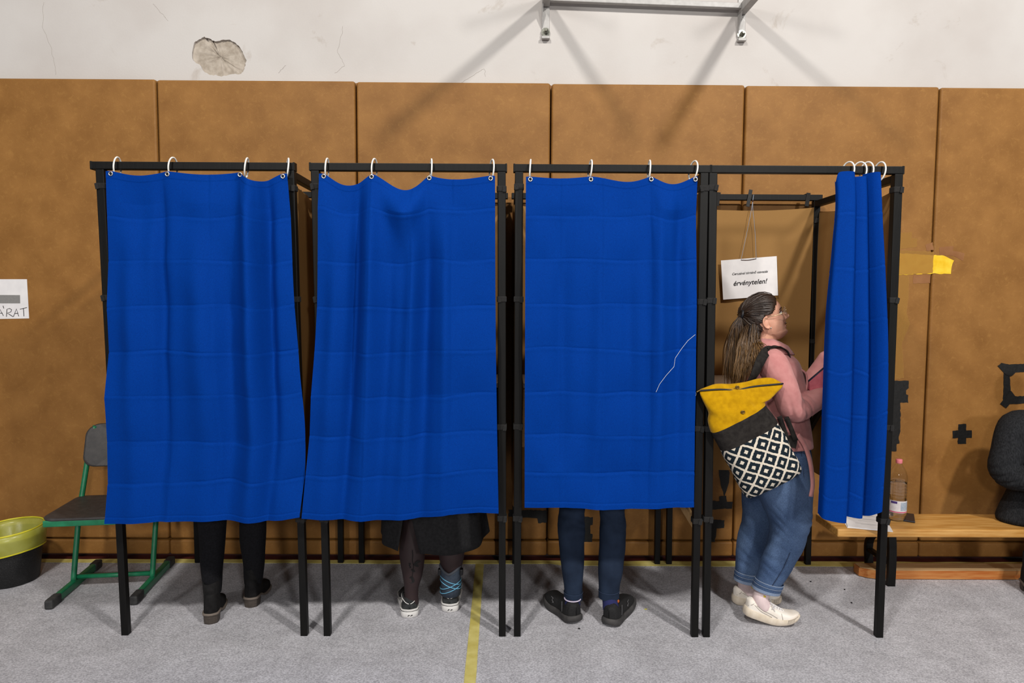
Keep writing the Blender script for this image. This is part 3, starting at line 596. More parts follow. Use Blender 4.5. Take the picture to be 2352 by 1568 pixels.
# ------------------------------------------------------------------ shared body tools
def frame(fwd, up=(0, 0, 1)):
    f_ = nrm(fwd); l = nrm(np.cross(up, f_)); u_ = np.cross(f_, l); return np.array([f_, l, u_]).T   # columns fwd,left,up
def head_geo(scale=1.0, nz=72, na=72):
    """closed head in local axes (x forward, y left, z up), chin at z=0"""
    zf = [(-.006, .046), (.004, .066), (.014, .076), (.03, .0795), (.05, .081), (.07, .0825), (.10, .083), (.118, .0815), (.132, .0845), (.15, .085), (.17, .079), (.19, .064), (.207, .040), (.219, .012), (.224, -.01)]
    zbk = [(-.006, .02), (.004, 0.0), (.02, -.02), (.04, -.045), (.06, -.066), (.09, -.088), (.12, -.102), (.15, -.105), (.18, -.093), (.2, -.073), (.215, -.045), (.222, -.025), (.224, -.012)]
    zw = [(-.006, .012), (.004, .027), (.02, .043), (.045, .056), (.075, .066), (.105, .071), (.135, .0745), (.16, .073), (.185, .062), (.205, .043), (.218, .021), (.224, .002)]
    rings = []
    for i in range(nz):
        t = i/(nz-1); z = -.006+.230*(.5-.5*math.cos(math.pi*t)) if False else -.006+.230*t
        xf = smooth_interp(np.array([z]), zf)[0]; xb_ = smooth_interp(np.array([z]), zbk)[0]; w = max(smooth_interp(np.array([z]), zw)[0], .001)
        c = (xf*.25+xb_*.75) if z > .03 else (xf*.4+xb_*.6); a = np.linspace(0, 2*math.pi, na, endpoint=False)
        ca, sa = np.cos(a), np.sin(a); e = .86
        X = np.where(ca >= 0, c+(xf-c)*np.abs(ca)**e, c-(c-xb_)*np.abs(ca)**.95); Y = w*np.sign(sa)*np.abs(sa)**.9
        front = np.clip((X-.02)/.05, 0, 1)
        nz_ = interp(z, [(.068, 0), (.073, .006), (.078, .021), (.0835, .033), (.090, .0335), (.098, .0275), (.108, .019), (.118, .011), (.128, .005), (.14, 0)])
        sw = interp(z, [(.07, .013), (.082, .0135), (.09, .0105), (.105, .0075), (.13, .008)])
        X = X+front*nz_*np.exp(-(Y/sw)**2)+front*interp(z, [(.07, 0), (.08, .007), (.09, .004), (.095, 0)])*np.exp(-((np.abs(Y)-.0125)/.006)**2)   # nose wings
        X = X-front*.0075*np.exp(-((z-.119)/.011)**2)*np.exp(-((np.abs(Y)-.031)/.014)**2)          # eye sockets
        X = X+front*.006*np.exp(-((z-.09)/.016)**2)*np.exp(-((np.abs(Y)-.040)/.015)**2)            # smiling cheeks
        X = X-front*.004*np.exp(-((z-.062)/.014)**2)*np.exp(-((np.abs(Y)-.029)/.005)**2)           # smile crease
        X = X+front*np.exp(-(Y/.021)**2)*(.0075*np.exp(-((z-.0655)/.0045)**2)+.0072*np.exp(-((z-.0465)/.0052)**2)-.003*np.exp(-((z-.036)/.005)**2))   # lips
        X = X+front*.0085*np.exp(-((z-.016)/.011)**2)*np.exp(-(Y/.018)**2)                           # chin
        X = X-front*.007*np.exp(-((z-.0565)/.0032)**2)*np.exp(-(Y/.020)**4)                          # mouth opening
        rings.append(np.stack([X, Y, np.full(na, z)], 1)*scale)
    return MB().loft(rings)
def xf_pts(p, M, o): return np.asarray(p, float)@np.asarray(M).T+np.asarray(o)
def add_local(dst, src, M, o): dst.add(xf_pts(src.verts(), M, o), src.f)
def hand(mb, w, d, n, size=.175, side=1, curl=.5, spread=.12):
    """palm + four fingers + thumb; w wrist, d pointing direction, n out of the back of the hand"""
    d = nrm(d); n = nrm(np.asarray(n, float)-d*(np.asarray(n, float)@d)); s_ = np.cross(d, n)*side; k = size/.175; w = np.asarray(w, float)
    for i, (o, L0, fl) in enumerate(((-.027, .083, .062), (-.009, .088, .074), (.009, .085, .069), (.026, .078, .052))):
        base = w+s_*o*.6*k; kn = w+d*L0*k+s_*o*k; mb.capsule([base, kn], [.0135*k, .0115*k], 8, 2)
        p = kn; a = 0.0; pts = [p]; dirn = nrm(d+s_*o*spread*30/1.0*.12)
        for q in (.45, .32, .23):
            a += curl; p = p+(dirn*math.cos(a)-n*math.sin(a))*fl*q*1.15*k; pts.append(p)
        mb.capsule(pts, [.0092*k, .0085*k, .0078*k, .0068*k], 8, 2)
    b = w+d*.022*k-s_*.022*k; t1 = b+(d*.6-s_*.62-n*.35)*.042*k; t2 = t1+(d*.86-s_*.2-n*.4)*.030*k; t3 = t2+(d*.9+s_*.05-n*.4)*.022*k
    mb.capsule([b, t1, t2, t3], [.0125*k, .0105*k, .0092*k, .0075*k], 8, 2)

# ------------------------------------------------------------------ shoes
def shoe_outline(L, W, n=22, toe=.98):
    t = 0.5-.5*np.cos(np.linspace(0, math.pi, n))
    hw = smooth_interp(t, [(0, .10), (.03, .54), (.1, .76), (.25, .80), (.42, .78), (.62, .96), (.74, 1.0), (.86, .92), (.94, .72), (.985, .4), (1, .18)])*W/2
    cy = smooth_interp(t, [(0, 0), (.4, .0), (.7, .004), (1, -.004)])
    return t*L, hw, cy
def outline_loop(L, W, grow=0.0, n=22):
    x, hw, cy = shoe_outline(L, W, n); hw = hw+grow; x = (x-L/2)*(1+2*grow/L)+L/2
    return np.concatenate([np.stack([x, cy-hw], 1), np.stack([x[::-1], (cy+hw)[::-1]], 1)])
def sole_geo(L, W, zprof, z0prof=None, grow=.004):
    """zprof(t)->top height, z0prof(t)->underside height"""
    mb = MB(); rings = []
    for g, k in ((grow-.003, 0.0), (grow, .12), (grow+.001, .5), (grow, .9), (grow-.003, 1.0)):
        o = outline_loop(L, W, g); t = np.clip(o[:, 0]/L, 0, 1); zt_ = zprof(t); zb_ = z0prof(t) if z0prof else 0*t
        rings.append(np.stack([o[:, 0], o[:, 1], zb_+(zt_-zb_)*k], 1))
    mb.loft(rings, False, False); n = len(rings[0]); h = n//2
    for ring, fl in ((rings[0], 1), (rings[-1], 0)):
        mb.add(ring, [(i, i+1, n-2-i, n-1-i) for i in range(h-1)])
    return mb
def upper_geo(L, W, zprof, hprof, n=26, na=15, inset=.001, t0=0.0, t1=1.0, pw=.62):
    t = t0+(t1-t0)*(.5-.5*np.cos(np.linspace(0, math.pi, n))); x, hw, cy = shoe_outline(L, W, 60)
    HW = np.interp(t*L, x, hw)-inset; CY = np.interp(t*L, x, cy); a = np.linspace(0, math.pi, na); rings = []
    for i in range(n):
        zz = zprof(t[i:i+1])[0]-.004; h = max(hprof(t[i]), .003)+.004; c = np.cos(a)
        Y = CY[i]-HW[i]*np.sign(c)*np.abs(c)**.75; Z = zz+h*np.sin(a)**pw
        rings.append(np.stack([np.full(na, t[i]*L), Y, Z], 1))
    mb = MB(); mb.loft(rings, True, True, closed=False); return mb
def foot_frame(yaw, pitch=0.0, roll=0.0):
    return np.array(Matrix.Rotation(yaw, 3, 'Z')@Matrix.Rotation(-pitch, 3, 'Y')@Matrix.Rotation(roll, 3, 'X'))
def arr(pts): return lambda t: smooth_interp(np.atleast_1d(np.asarray(t, float)), pts)
def sc(pts): return lambda t: float(smooth_interp(np.array([float(t)]), pts)[0])
def mkl(name, mb, m, parent, M, o, smooth=True, **k):
    q = MB(); add_local(q, mb, M, o); return mk(name, q, m, parent, smooth=smooth, **k)
def ribbon(mb, P, w, up, th=.0012):
    """flat strip along a path; up = direction across the strip"""
    P = np.asarray(P, float); up = np.asarray(up, float)
    up = np.broadcast_to(up, P.shape); w = np.broadcast_to(np.asarray(w, float), (len(P),))
    T = np.gradient(P, axis=0); T /= np.linalg.norm(T, axis=1)[:, None]; U = up-T*(up*T).sum(1)[:, None]; U /= np.linalg.norm(U, axis=1)[:, None]; Nn = np.cross(T, U)
    rings = [np.array([P[i]-U[i]*w[i]/2-Nn[i]*th/2, P[i]+U[i]*w[i]/2-Nn[i]*th/2, P[i]+U[i]*w[i]/2+Nn[i]*th/2, P[i]-U[i]*w[i]/2+Nn[i]*th/2]) for i in range(len(P))]
    return mb.loft(rings)
def spline(pts, n=40):
    P = np.asarray(pts, float); t = np.concatenate([[0], np.cumsum(np.linalg.norm(np.diff(P, axis=0), axis=1))]); s = np.linspace(0, t[-1], n)
    return np.stack([smooth_interp(s, np.stack([t, P[:, c]], 1)) for c in range(P.shape[1])], 1)
# ------------------------------------------------------------------ hanging sign, wall notice, tape patches
def text_mesh(body, size, shear=0.0, offset=0.0, align='CENTER'):
    c = bpy.data.curves.new('lettering', 'FONT'); c.body = body; c.size = size; c.shear = shear; c.offset = offset; c.align_x = align; c.resolution_u = 4
    o = bpy.data.objects.new('lettering', c); COL.objects.link(o); dg = bpy.context.evaluated_depsgraph_get(); e = o.evaluated_get(dg); me = e.to_mesh()
    v = np.array([q.co[:] for q in me.vertices]); f = [tuple(p.vertices) for p in me.polygons]; e.to_mesh_clear(); bpy.data.objects.remove(o); bpy.data.curves.remove(c); return v, f
YS = 3.815
c4 = [at(*p, YS) for p in ((1656, 598), (1784, 588), (1787, 678), (1661, 688))]
sg = root('paper_sign', (np.mean([p[0] for p in c4]), YS, min(p[2] for p in c4)), 'white paper sign hung on twine inside the open booth', 'sign')
mb = MB(); nxs = 14; P = []
for j in range(nxs):
    for i in range(nxs):
        a, b_ = i/(nxs-1), j/(nxs-1); p = (c4[0]*(1-a)+c4[1]*a)*(1-b_)+(c4[3]*(1-a)+c4[2]*a)*b_; p = p+V3(0, -.0012*math.sin(a*3.1), 0); P.append(p)
f = [(j*nxs+i, j*nxs+i+1, (j+1)*nxs+i+1, (j+1)*nxs+i) for j in range(nxs-1) for i in range(nxs-1)]
sh = mk('sheet', (np.array(P), f), MT['paper'], sg, smooth=True)
ex = nrm(c4[1]-c4[0]); ez = nrm(c4[0]-c4[3]); ctr = sum(c4)/4
def print_text(parent, name, body, px, py, width_px, Y, size, shear, off, ex=ex, ez=ez, m='ink'):
    v, f = text_mesh(body, size, shear, off); w = v[:, 0].max()-v[:, 0].min(); k = width_px*Y/FPX/w; o = at(px, py, Y)
    mid = (v[:, 0].max()+v[:, 0].min())/2
    P = o+((v[:, 0]-mid)*k)[:, None]*ex+(v[:, 1]*k)[:, None]*ez
    return mk(name, (P, f), MT[m], parent, recalc=False)
print_text(sg, 'printed_line', 'Ceruzával történő szavazás', 1723, 628.5, 82, YS-.0022, .02, .3, .00025)
print_text(sg, 'printed_line', 'érvénytelen!', 1724, 653, 78, YS-.0022, .04, .3, .0006)
knot = at(1729, 462, YS+.005); top = at(1731, 447, YR-.02)
for hx in ((1702, 597), (1737, 594)):
    e = at(*hx, YS-.002); mk('twine', MB().tube(spline([top, knot, (knot+e)/2+V3(.002, 0, 0), e], 24), .0012, 5), MT['stitch'], sg)
mk('twine', MB().tube(spline([at(1702, 597, YS-.0022), at(1720, 597, YS-.0026), at(1737, 594, YS-.0022)], 12), .0018, 5), MT['pink_dark'], sg)
mk('twine_knot', MB().ell(knot, (.004, .004, .007), 8, 6), MT['pink_dark'], sg)
mk('black_tape_tab', MB().box(at(1721, 455, YR-.023), (.02, .003, .095), np.array(Matrix.Rotation(.16, 3, 'Y')), b=.001), MT['btape'], sg)

def wall_poly(px_pts, y, th=.0012, jitter=0.0, seed=0):
    r = np.random.default_rng(seed); out = []
    for i, p in enumerate(px_pts):
        q = px_pts[(i+1) % len(px_pts)]; n = max(1, int(math.hypot(q[0]-p[0], q[1]-p[1])/5)) if jitter else 1
        for k in range(n):
            a = np.array(p)+(np.array(q)-np.array(p))*k/n; 
            if k: a = a+r.normal(0, jitter, 2)
            out.append(at(a[0], a[1], y))
    return MB().prism(out, (0, -th, 0))
nt_ = root('wall_notice', at(8, 732, YP-.001), 'white paper notice with grey bar and handwriting at left edge', 'notice')
mk('sheet', wall_poly([(-50, 641), (62, 641), (67, 731), (-49, 733)], YP-.0006, .0008), MT['paper'], nt_)
mk('grey_bar', wall_poly([(-30, 677), (46, 677.5), (46.5, 696.5), (-30, 696.5)], YP-.0014, .0004), MT['grey_ink'], nt_)
def strokes(parent, lines, y, r=.0026):
    mb = MB()
    for l in lines: mb.tube(np.array([at(a, b, y) for a, b in l]), r, 5, up=(0, 1, 0))
    return mk('handwriting', mb, MT['ink'], parent)
YN = YP-.0015
strokes(nt_, [[(-6, 726), (0, 710), (8, 725)], [(-4, 719), (6, 719)], [(7, 702), (9, 708)]], YN, .0019)
strokes(nt_, [[(15, 727), (16, 710), (22, 708), (27, 711), (25, 716), (17, 719), (22, 722), (30, 727)]], YN, .0019)
strokes(nt_, [[(31, 727), (38, 709), (43, 726)], [(34, 720), (42, 719)]], YN, .0019)
strokes(nt_, [[(46, 710), (62, 706)], [(54, 708), (55, 726)]], YN, .0019)

def patch(px, label, m, seed=0, y=YP-.0004, th=.0014, jit=.5, cat='tape', group=None, name='tape_patch'):
    return mk(name, wall_poly(px, y, th, jit, seed), MT[m], label=label, cat=cat, group=group)
cross = root('tape_cross', at(2210, 1018, YP-.001), 'black tape cross stuck on brown padding right of the booths', 'tape')
mk('tape_strip', wall_poly([(2201, 974), (2219, 973), (2219, 1019), (2200, 1019)], YP-.0004, .001, .4, 1), MT['btape'], cross)
mk('tape_strip', wall_poly([(2188, 989), (2232, 988), (2232, 1005), (2188, 1006)], YP-.0015, .001, .4, 2), MT['btape'], cross)
fr = root('tape_square', at(2325, 935, YP-.001), 'black tape square outline on the padding above seated person', 'tape')
for k, pl_ in enumerate(([(2305, 846), (2319, 846), (2322, 925), (2304, 925)], [(2308, 837), (2400, 832), (2400, 850), (2320, 856)], [(2312, 910), (2400, 908), (2400, 924), (2314, 928)], [(2291, 840), (2300, 833), (2316, 836), (2336, 852), (2322, 864), (2310, 860)], [(2297, 927), (2322, 897), (2334, 912), (2311, 937)])):
    mk('tape_strip', wall_poly(pl_, YP-.0004-.0008*k, .001, .4, 3+k), MT['btape'], fr)
bt = root('tape_patch', at(2060, 1036, YP-.001), 'ragged black tape column on the padding right of the open booth', 'tape')
for k, pl_ in enumerate(([(2040, 874), (2087, 874), (2087, 891), (2081, 896), (2081, 905), (2086, 907), (2086, 925), (2040, 925)], [(2046, 920), (2068, 922), (2068, 990), (2064, 1003), (2066, 1018), (2050, 1022), (2040, 1020), (2040, 950)], [(2036, 1012), (2059, 1014), (2059, 1036), (2036, 1036)])):
    mk('tape_strip', wall_poly(pl_, YP-.0004-.0008*k, .001, .5, 20+k), MT['btape'], bt)
fo = root('foam_tear', at(2120, 630, YP-.001), 'yellow foam showing through torn padding under clear brown tape', 'torn patch')
mk('foam', wall_poly([(2040, 580), (2143, 586), (2168, 587), (2191, 598), (2186, 611), (2184, 629), (2142, 628), (2040, 633)], YP-.0003, .001, .6, 31), MT['foam'], fo)
mk('packing_tape', wall_poly([(2046, 574), (2145, 578), (2142, 627), (2046, 632)], YP-.0016, .0008, .6, 33), MT['packtape'], fo)
mk('packing_tape', wall_poly([(2046, 632), (2088, 634), (2086, 690), (2080, 740), (2072, 790), (2076, 868), (2046, 872)], YP-.0016, .0008, .6, 34), MT['packtape'], fo)
for k, pl_ in enumerate(([(2062, 535), (2095, 533), (2094, 547), (2107, 548), (2106, 567), (2062, 572)], [(2125, 562), (2142, 556), (2145, 574), (2128, 576)], [(2157, 568), (2190, 565), (2188, 575), (2216, 582), (2211, 599), (2192, 588), (2158, 586)], [(2098, 632), (2138, 630), (2136, 650), (2097, 651)], [(2076, 700), (2090, 744), (2074, 783), (2058, 770)])):
    mk('residue', wall_poly(pl_, YP-.0003, .0007, .5, 40+k), MT['packtape'] if k in (0, 4) else MT['mark'], fo)
for k, (lab, pls) in enumerate((
    ('black tape piece on padding seen behind the yellow backpack', [[(1650, 1074), (1668, 1070), (1676, 1085), (1673, 1112), (1664, 1140), (1655, 1112)], [(1632, 1150), (1683, 1152), (1681, 1168), (1632, 1170)], [(1652, 1140), (1668, 1138), (1670, 1156), (1652, 1157)]]),
    ('black tape corner on padding low left inside the open booth', [[(1629, 1193), (1664, 1194), (1663, 1212), (1646, 1213), (1642, 1244), (1629, 1244)]]),
    ('black tape bracket on padding between the dark jeans legs', [[(1340, 1186), (1362, 1187), (1361, 1205), (1356, 1206), (1356, 1225), (1361, 1226), (1360, 1244), (1342, 1244)]]),
    ('black tape bar on padding between second and third booths', [[(1168, 1170), (1256, 1172), (1256, 1200), (1236, 1201), (1234, 1190), (1168, 1186)]]))):
    g = root('tape_patch', at(*pls[0][0], YP-.001), lab, 'tape')
    for j, pl_ in enumerate(pls): mk('tape_strip', wall_poly(pl_, YP-.0004-.0008*j, .001, .5, 60+10*k+j), MT['btape'], g)

# ------------------------------------------------------------------ green framed chair
CH = np.array([-2.09, 3.545, 0.0]); ya = math.radians(7.5); cM = np.array(Matrix.Rotation(ya, 3, 'Z'))
cl = lambda x, y, z: CH+cM@V3(x, y, z)
ch = root('school_chair', CH, 'green tubular steel chair with black seat beside the left booth', 'chair')
for s_ in (-1, 1):
    x = .195*s_
    sk = mk('skid', MB().beam(cl(x, -.25, .024), cl(x, .25, .024), .03, .042, side=cM@V3(1, 0, 0), b=.008), MT['green'], ch)
    for y0, y1 in ((-.27, -.175), (.19, .27)): mk('rubber_foot', MB().beam(cl(x, y0, .0235), cl(x, y1, .0235), .04, .047, side=cM@V3(1, 0, 0), b=.009), MT['rubber'], sk)
    P = spline([cl(x, -.02, .04), cl(x*1.0, .02, .20), cl(x*1.0, .07, .38), cl(x, .13, .52), cl(x*.99, .185, .66), cl(x*.95, .215, .77), cl(x*.86, .225, .815)], 40)
    mk('leg_tube', MB().tube(P, .0135, 12), MT['green'], ch, smooth=True)
    mk('seat_rail', MB().beam(cl(x*.98, -.25, .432), cl(x*.98, .12, .432), .022, .024, side=cM@V3(1, 0, 0), b=.004), MT['green'], ch)
mk('cross_tube', MB().tube([cl(-.195, .0, .055), cl(.195, .0, .055)], .0125, 12), MT['green'], ch, smooth=True)
mk('front_rail', MB().beam(cl(-.2, -.275, .432), cl(.2, -.275, .432), .012, .032, side=cM@V3(0, 1, 0), b=.005), MT['green'], ch)
def slab(outline, zfun, th, n=10):
    """rounded board: outline loop scaled to centre, thick th"""
    o = np.asarray(outline, float); c_ = o.mean(0); rings = []
    for sc_, dz in ((.05, 0), (.5, 0), (.93, 0), (.985, -.1*th), (1, -.4*th), (1, -.7*th), (.985, -.95*th), (.9, -th), (.05, -th)):
        p = c_+(o-c_)*sc_; rings.append(np.array([[a, b_, zfun(a, b_)+dz] for a, b_ in p]))
    return MB().loft(rings)
def rrect(x0, x1, y0, y1, r, n=8):
    out = []
    for cx_, cy_, a0 in ((x1-r, y1-r, 0), (x0+r, y1-r, 90), (x0+r, y0+r, 180), (x1-r, y0+r, 270)):
        for k in range(n+1): t = math.radians(a0+90*k/n); out.append((cx_+r*math.cos(t), cy_+r*math.sin(t)))
    return out
sb = slab(rrect(-.212, .212, -.285, .115, .055), lambda a, b_: .462-.006*math.cos(a*7)+.008*max(0, -(b_+.2))*-6*.1, .014); mkl('seat', sb, MT['seat'], ch, cM, CH)
bk = slab(rrect(-.205, .205, -.11, .115, .06), lambda a, b_: 0.0, .016)
vv = bk.verts(); bend = .05*(np.abs(vv[:, 0])/.2)**2; V_ = np.stack([vv[:, 0], .205+.035*(vv[:, 1]/.11)-bend*1.0+vv[:, 2]*-1+.012, .712+vv[:, 1]], 1); bq = MB().add(V_, bk.f); mkl('backrest', bq, MT['seat'], ch, cM, CH)

# ------------------------------------------------------------------ waste bin with yellow liner
BC = V3(-2.69, 3.605, 0)
mk('waste_bin', MB().lathe([(.0, 0), (.128, 0), (.134, .006), (.150, .15), (.162, .247), (.165, .253), (.160, .253), (.157, .245), (.146, .15), (.126, .012), (0, .012)], BC, 48, False, False), MT['bin'], smooth=True, label='black speckled waste bin at the left edge of the picture', cat='waste bin')
n = 64; a = np.linspace(0, 2*math.pi, n, endpoint=False); rings = []
wv = wob(np.cos(a)*2+np.sin(a), 71, 4, 2); 
for r_, z, k in ((.09, .10, 1), (.122, .19, 1.2), (.140, .25, .8), (.152, .300, .5), (.163, .320, .3), (.1735, .314, .3), (.1745, .28, .3), (.1715, .245, .35), (.1685, .215, .35), (.1665, .196, .35)):
    rr = r_+.004*k*wob(a*3, int(z*1000), 5, 2.0)*(1 if z < .3 and k > .9 else .12); zz = z-.034+.010*np.sin(a+1.0)+.006*k*wv-(.02*np.cos(a-2.6) if z < .27 and k < .5 else 0)
    rings.append(np.stack([BC[0]+rr*np.cos(a), BC[1]+rr*np.sin(a), zz], 1))
ln = root('bin_liner', BC+V3(0, 0, .1), 'translucent yellow bag folded over the rim of the black bin', 'bag')
mk('bag_film', MB().loft(rings, True, False), MT['bag_film'], ln, smooth=True)
mk('rim_fold', MB().tube(rings[4]+V3(0, 0, .001), .0045, 6, closed=True), MT['bag_hem'], ln, smooth=True)
hem = rings[9]*.6+rings[8]*.4; mk('hem_band', MB().loft([rings[9]+(rings[9]-BC)*V3(.012, .012, 0), hem+(hem-BC)*V3(.012, .012, 0)], False, False), MT['bag_hem'], ln, smooth=True)

# ------------------------------------------------------------------ bench and the things on it
BZ = .340
bn = root('gym_bench', (2.6, 3.61, 0), 'low wooden gym bench with black metal legs at right', 'bench')
def board(x0, x1, y0, y1, z0, z1, cut, b=.006):
    o = [(x0, y1), (x0, y0+cut*.2), (x0+cut*.15, y0), (x1, y0), (x1, y1)]; return MB()
mk('seat_board', MB().box(((1.72+3.75)/2, 3.61, BZ-.0215), (2.03, .262, .043), b=.007), MT['bench'], bn)
mb = MB(); lo = [(1.955, 3.60), (2.01, 3.575), (3.8, 3.575), (3.8, 3.70), (1.955, 3.70)]
mk('lower_beam', MB().prism([(x, y, .004) for x, y in [(1.985, 3.662), (2.03, 3.645), (3.8, 3.645), (3.8, 3.745), (1.95, 3.745), (1.95, 3.69)]], (0, 0, .046)), MT['bench_old'], bn)
mk('lower_beam_top', MB().prism([(x, y, .0505) for x, y in [(1.99, 3.664), (2.03, 3.648), (3.8, 3.648), (3.8, 3.744), (1.955, 3.744), (1.955, 3.692)]], (0, 0, .004)), MT['bench_pale'], bn)
for x in (2.06, 3.45):
    for y0, yb in ((3.585, 3.57), (3.765-.04, 3.79)):
        P = [(x, y0-.0, BZ-.05), (x, y0-.012 if y0 < 3.6 else y0+.02, BZ-.12), (x, yb, .18), (x, yb, .0)]
        rings = []; Q = spline(P, 14)
        for p in Q: rings.append(np.array([p+V3(a_, b_, 0) for a_, b_ in ((-.02, -.012), (.02, -.012), (.02, .012), (-.02, .012))]))
        mk('leg', MB().loft(rings), MT['black_metal'], bn)
    mk('leg_plate', MB().box((x, 3.655, BZ-.048), (.045, .17, .01), b=.002), MT['black_metal'], bn)
    mk('cross_brace', MB().beam((x, 3.57, .12), (x, 3.79, .115), .03, .02, b=.002), MT['black_metal'], bn)

bo = V3(2.115, 3.635, BZ)
bt_ = root('water_bottle', bo, 'clear plastic water bottle with pink cap standing on the bench', 'bottle')
prof = [(0, .004), (.028, .0), (.038, .004), (.0445, .016), (.0455, .04), (.0455, .045)]
prof += [(.0448, .05), (.0448, .115), (.0455, .12)]
for k in range(5): z = .125+k*.017; prof += [(.0455, z), (.0425, z+.006), (.0455, z+.012)]
prof += [(.0455, .215), (.046, .225), (.0445, .245), (.038, .268), (.027, .29), (.018, .305), (.0145, .312), (.0145, .322)]
mk('bottle_wall', MB().lathe(prof+[(max(r_-.0009, 0), z_+(.0009 if z_ < .01 else 0)) for r_, z_ in prof[::-1]], bo, 48, False, False), MT['pet'], bt_, smooth=True)
mk('water', MB().lathe([(0, .006), (.036, .007), (.0425, .018), (.0435, .04), (.0428, .05), (.0428, .115)]+[(.0405, .12+.01*k) for k in range(9)]+[(.0425, .212), (0, .212)], bo, 32, False, False), MT['water'], bt_, smooth=True)
mk('cap', MB().lathe([(.0155, .313), (.0165, .315), (.0165, .332), (.015, .335), (0, .335)], bo, 24, True, False), MT['pinkcap'], bt_, smooth=True)
def band(a0, a1, z0, z1, r, m, nm):
    aa = np.radians(np.linspace(a0, a1, 20)); mb = MB(); rg = [[(bo[0]+r*math.cos(t), bo[1]+r*math.sin(t), bo[2]+z) for t in aa] for z in (z0, z1)]; mb.loft(rg, False, False, closed=False); return mk(nm, mb, m, lb if nm != 'label' else bt_, smooth=True)
lb = band(150, 400, .050, .115, .0462, MT['blabel'], 'label'); band(262, 325, .063, .108, .0465, MT['blabel_b'], 'print_block'); band(150, 400, .052, .057, .0466, MT['blabel_p'], 'pink_stripe'); band(200, 240, .1, .112, .0466, MT['blabel_v'], 'violet_block')

pa = [atz(x, y, BZ+.002) for x, y in [(1926, 1173), (1974, 1217), (2066, 1212), (2010, 1172)]]
def sheet_on_bench(c, ang, z, th): 
    M_ = np.array(Matrix.Rotation(ang, 3, 'Z')); return [V3(*(V3(c[0], c[1], 0)+M_@V3(a_*.297/2, b_*.21/2, 0))[:2], z) for a_, b_ in ((-1, -1), (1, -1), (1, 1), (-1, 1))]
pc = V3(1.935, 3.61, 0)
ps1 = mk('paper_sheet', MB().prism(sheet_on_bench(pc+V3(-.012, .003, 0), 1.28, BZ+.0004, 0), (0, 0, .001)), MT['paper'], label='lower white paper sheet sticking out under the papers on the bench', cat='paper')
pt = root('paper_stack', (pc[0], pc[1], BZ+.0016), 'upper stack of printed white papers on the bench end', 'papers')
mk('sheets', MB().prism(sheet_on_bench(pc, 1.22, BZ+.0016, 0), (0, 0, .004)), MT['paper'], pt)
M_ = np.array(Matrix.Rotation(1.22-math.pi/2, 3, 'Z'))
for k, (yy_, w_) in enumerate(((.085, .09), (.075, .11), (.065, .06), (.02, .12), (.01, .13), (-.02, .08), (-.07, .12), (-.08, .07))):
    mk('text_line', MB().prism([V3(pc[0], pc[1], BZ+.0058)+M_@V3(a_*w_/2, yy_+b_*.002, 0) for a_, b_ in ((-1, -1), (1, -1), (1, 1), (-1, 1))], (0, 0, .0002)), MT['grey_line'], pt)
ph = mk('mobile_phone', MB().box((2.185, 3.66, BZ+.0055), (.075, .15, .009), np.array(Matrix.Rotation(-.5, 3, 'Z')), b=.003), MT['phone'], label='dark flat phone lying behind the bottle on the bench', cat='phone')
for k, (px, py, lab) in enumerate(((1862, 1336, 'tiny black crumb on carpet nearest the bench inside open booth'), (1940, 1354, 'tiny black crumb on carpet left of the open booth right leg'), (1956, 1385, 'tiny black crumb on carpet lowest of three by open booth leg'), (1330, 1444, 'tiny black crumb on carpet in front of the black slip-on shoes'))):
    p = atz(px, py, 0); mk('crumb', MB().ell(p+V3(0, 0, .0025), (.006, .004, .003), 8, 5, np.array(Matrix.Rotation(k*.9, 3, 'Z'))), MT['ink'], label=lab, cat='crumb', group='crumbs on the carpet')
p = atz(1483, 1399, 0); mk('paper_scrap', MB().box(p+V3(0, 0, .0012), (.014, .007, .0016), np.array(Matrix.Rotation(.3, 3, 'Z')), b=.0005), MT['bag_hem'], label='tiny pale scrap on the carpet under the third booth', cat='scrap')

# ------------------------------------------------------------------ people
def plofts(mb, rows, n=24, pw=.9, cap=True):
    """limb from image-measured silhouettes: rows (py, px_left, px_right, Y, half depth)"""
    rings = []; a = np.linspace(0, 2*math.pi, n, endpoint=False); ca, sa = np.cos(a), np.sin(a)
    for py, l, r_, Y, hy in rows:
        A, B_ = at(l, py, Y), at(r_, py, Y); c = (A+B_)/2; hx = np.linalg.norm(B_-A)/2
        rings.append(np.stack([c[0]+hx*np.sign(ca)*np.abs(ca)**pw, c[1]+hy*np.sign(sa)*np.abs(sa)**pw, np.full(n, c[2])], 1))
    R_ = np.array(rings); m = len(R_); t = np.arange(m); tt = np.linspace(0, m-1, (m-1)*4+1)
    R2 = np.stack([[smooth_interp(tt, np.stack([t, R_[:, k, c]], 1)) for c in range(3)] for k in range(n)], 0)  # n,3,T
    return mb.loft([R2[:, :, j] for j in range(R2.shape[2])], cap, cap)
def row_ring(rows, j, n=24, g=0.0):
    py, l, r_, Y, hy = rows[j]; A, B_ = at(l, py, Y), at(r_, py, Y); c = (A+B_)/2; hx = np.linalg.norm(B_-A)/2+g; a = np.linspace(0, 2*math.pi, n, endpoint=False)
    return np.stack([c[0]+hx*np.cos(a), c[1]+(hy+g)*np.sin(a), np.full(n, c[2])], 1)
def wrinkle(v, amp, freq, seed, center=None, rad=None):
    r = np.random.default_rng(seed); out = v.copy(); d = np.zeros(len(v))
    for k in range(6):
        q = r.normal(size=3); q[2] *= 2.2; q = q/np.linalg.norm(q)*freq*(.6+r.random()); d += np.sin(v@q+r.random()*6.28)*np.sin(v@(r.normal(size=3)*freq*.25)+r.random()*6)
    d *= amp/3
    if center is not None: d *= np.exp(-((v-np.asarray(center))**2).sum(1)/rad**2)
    return d
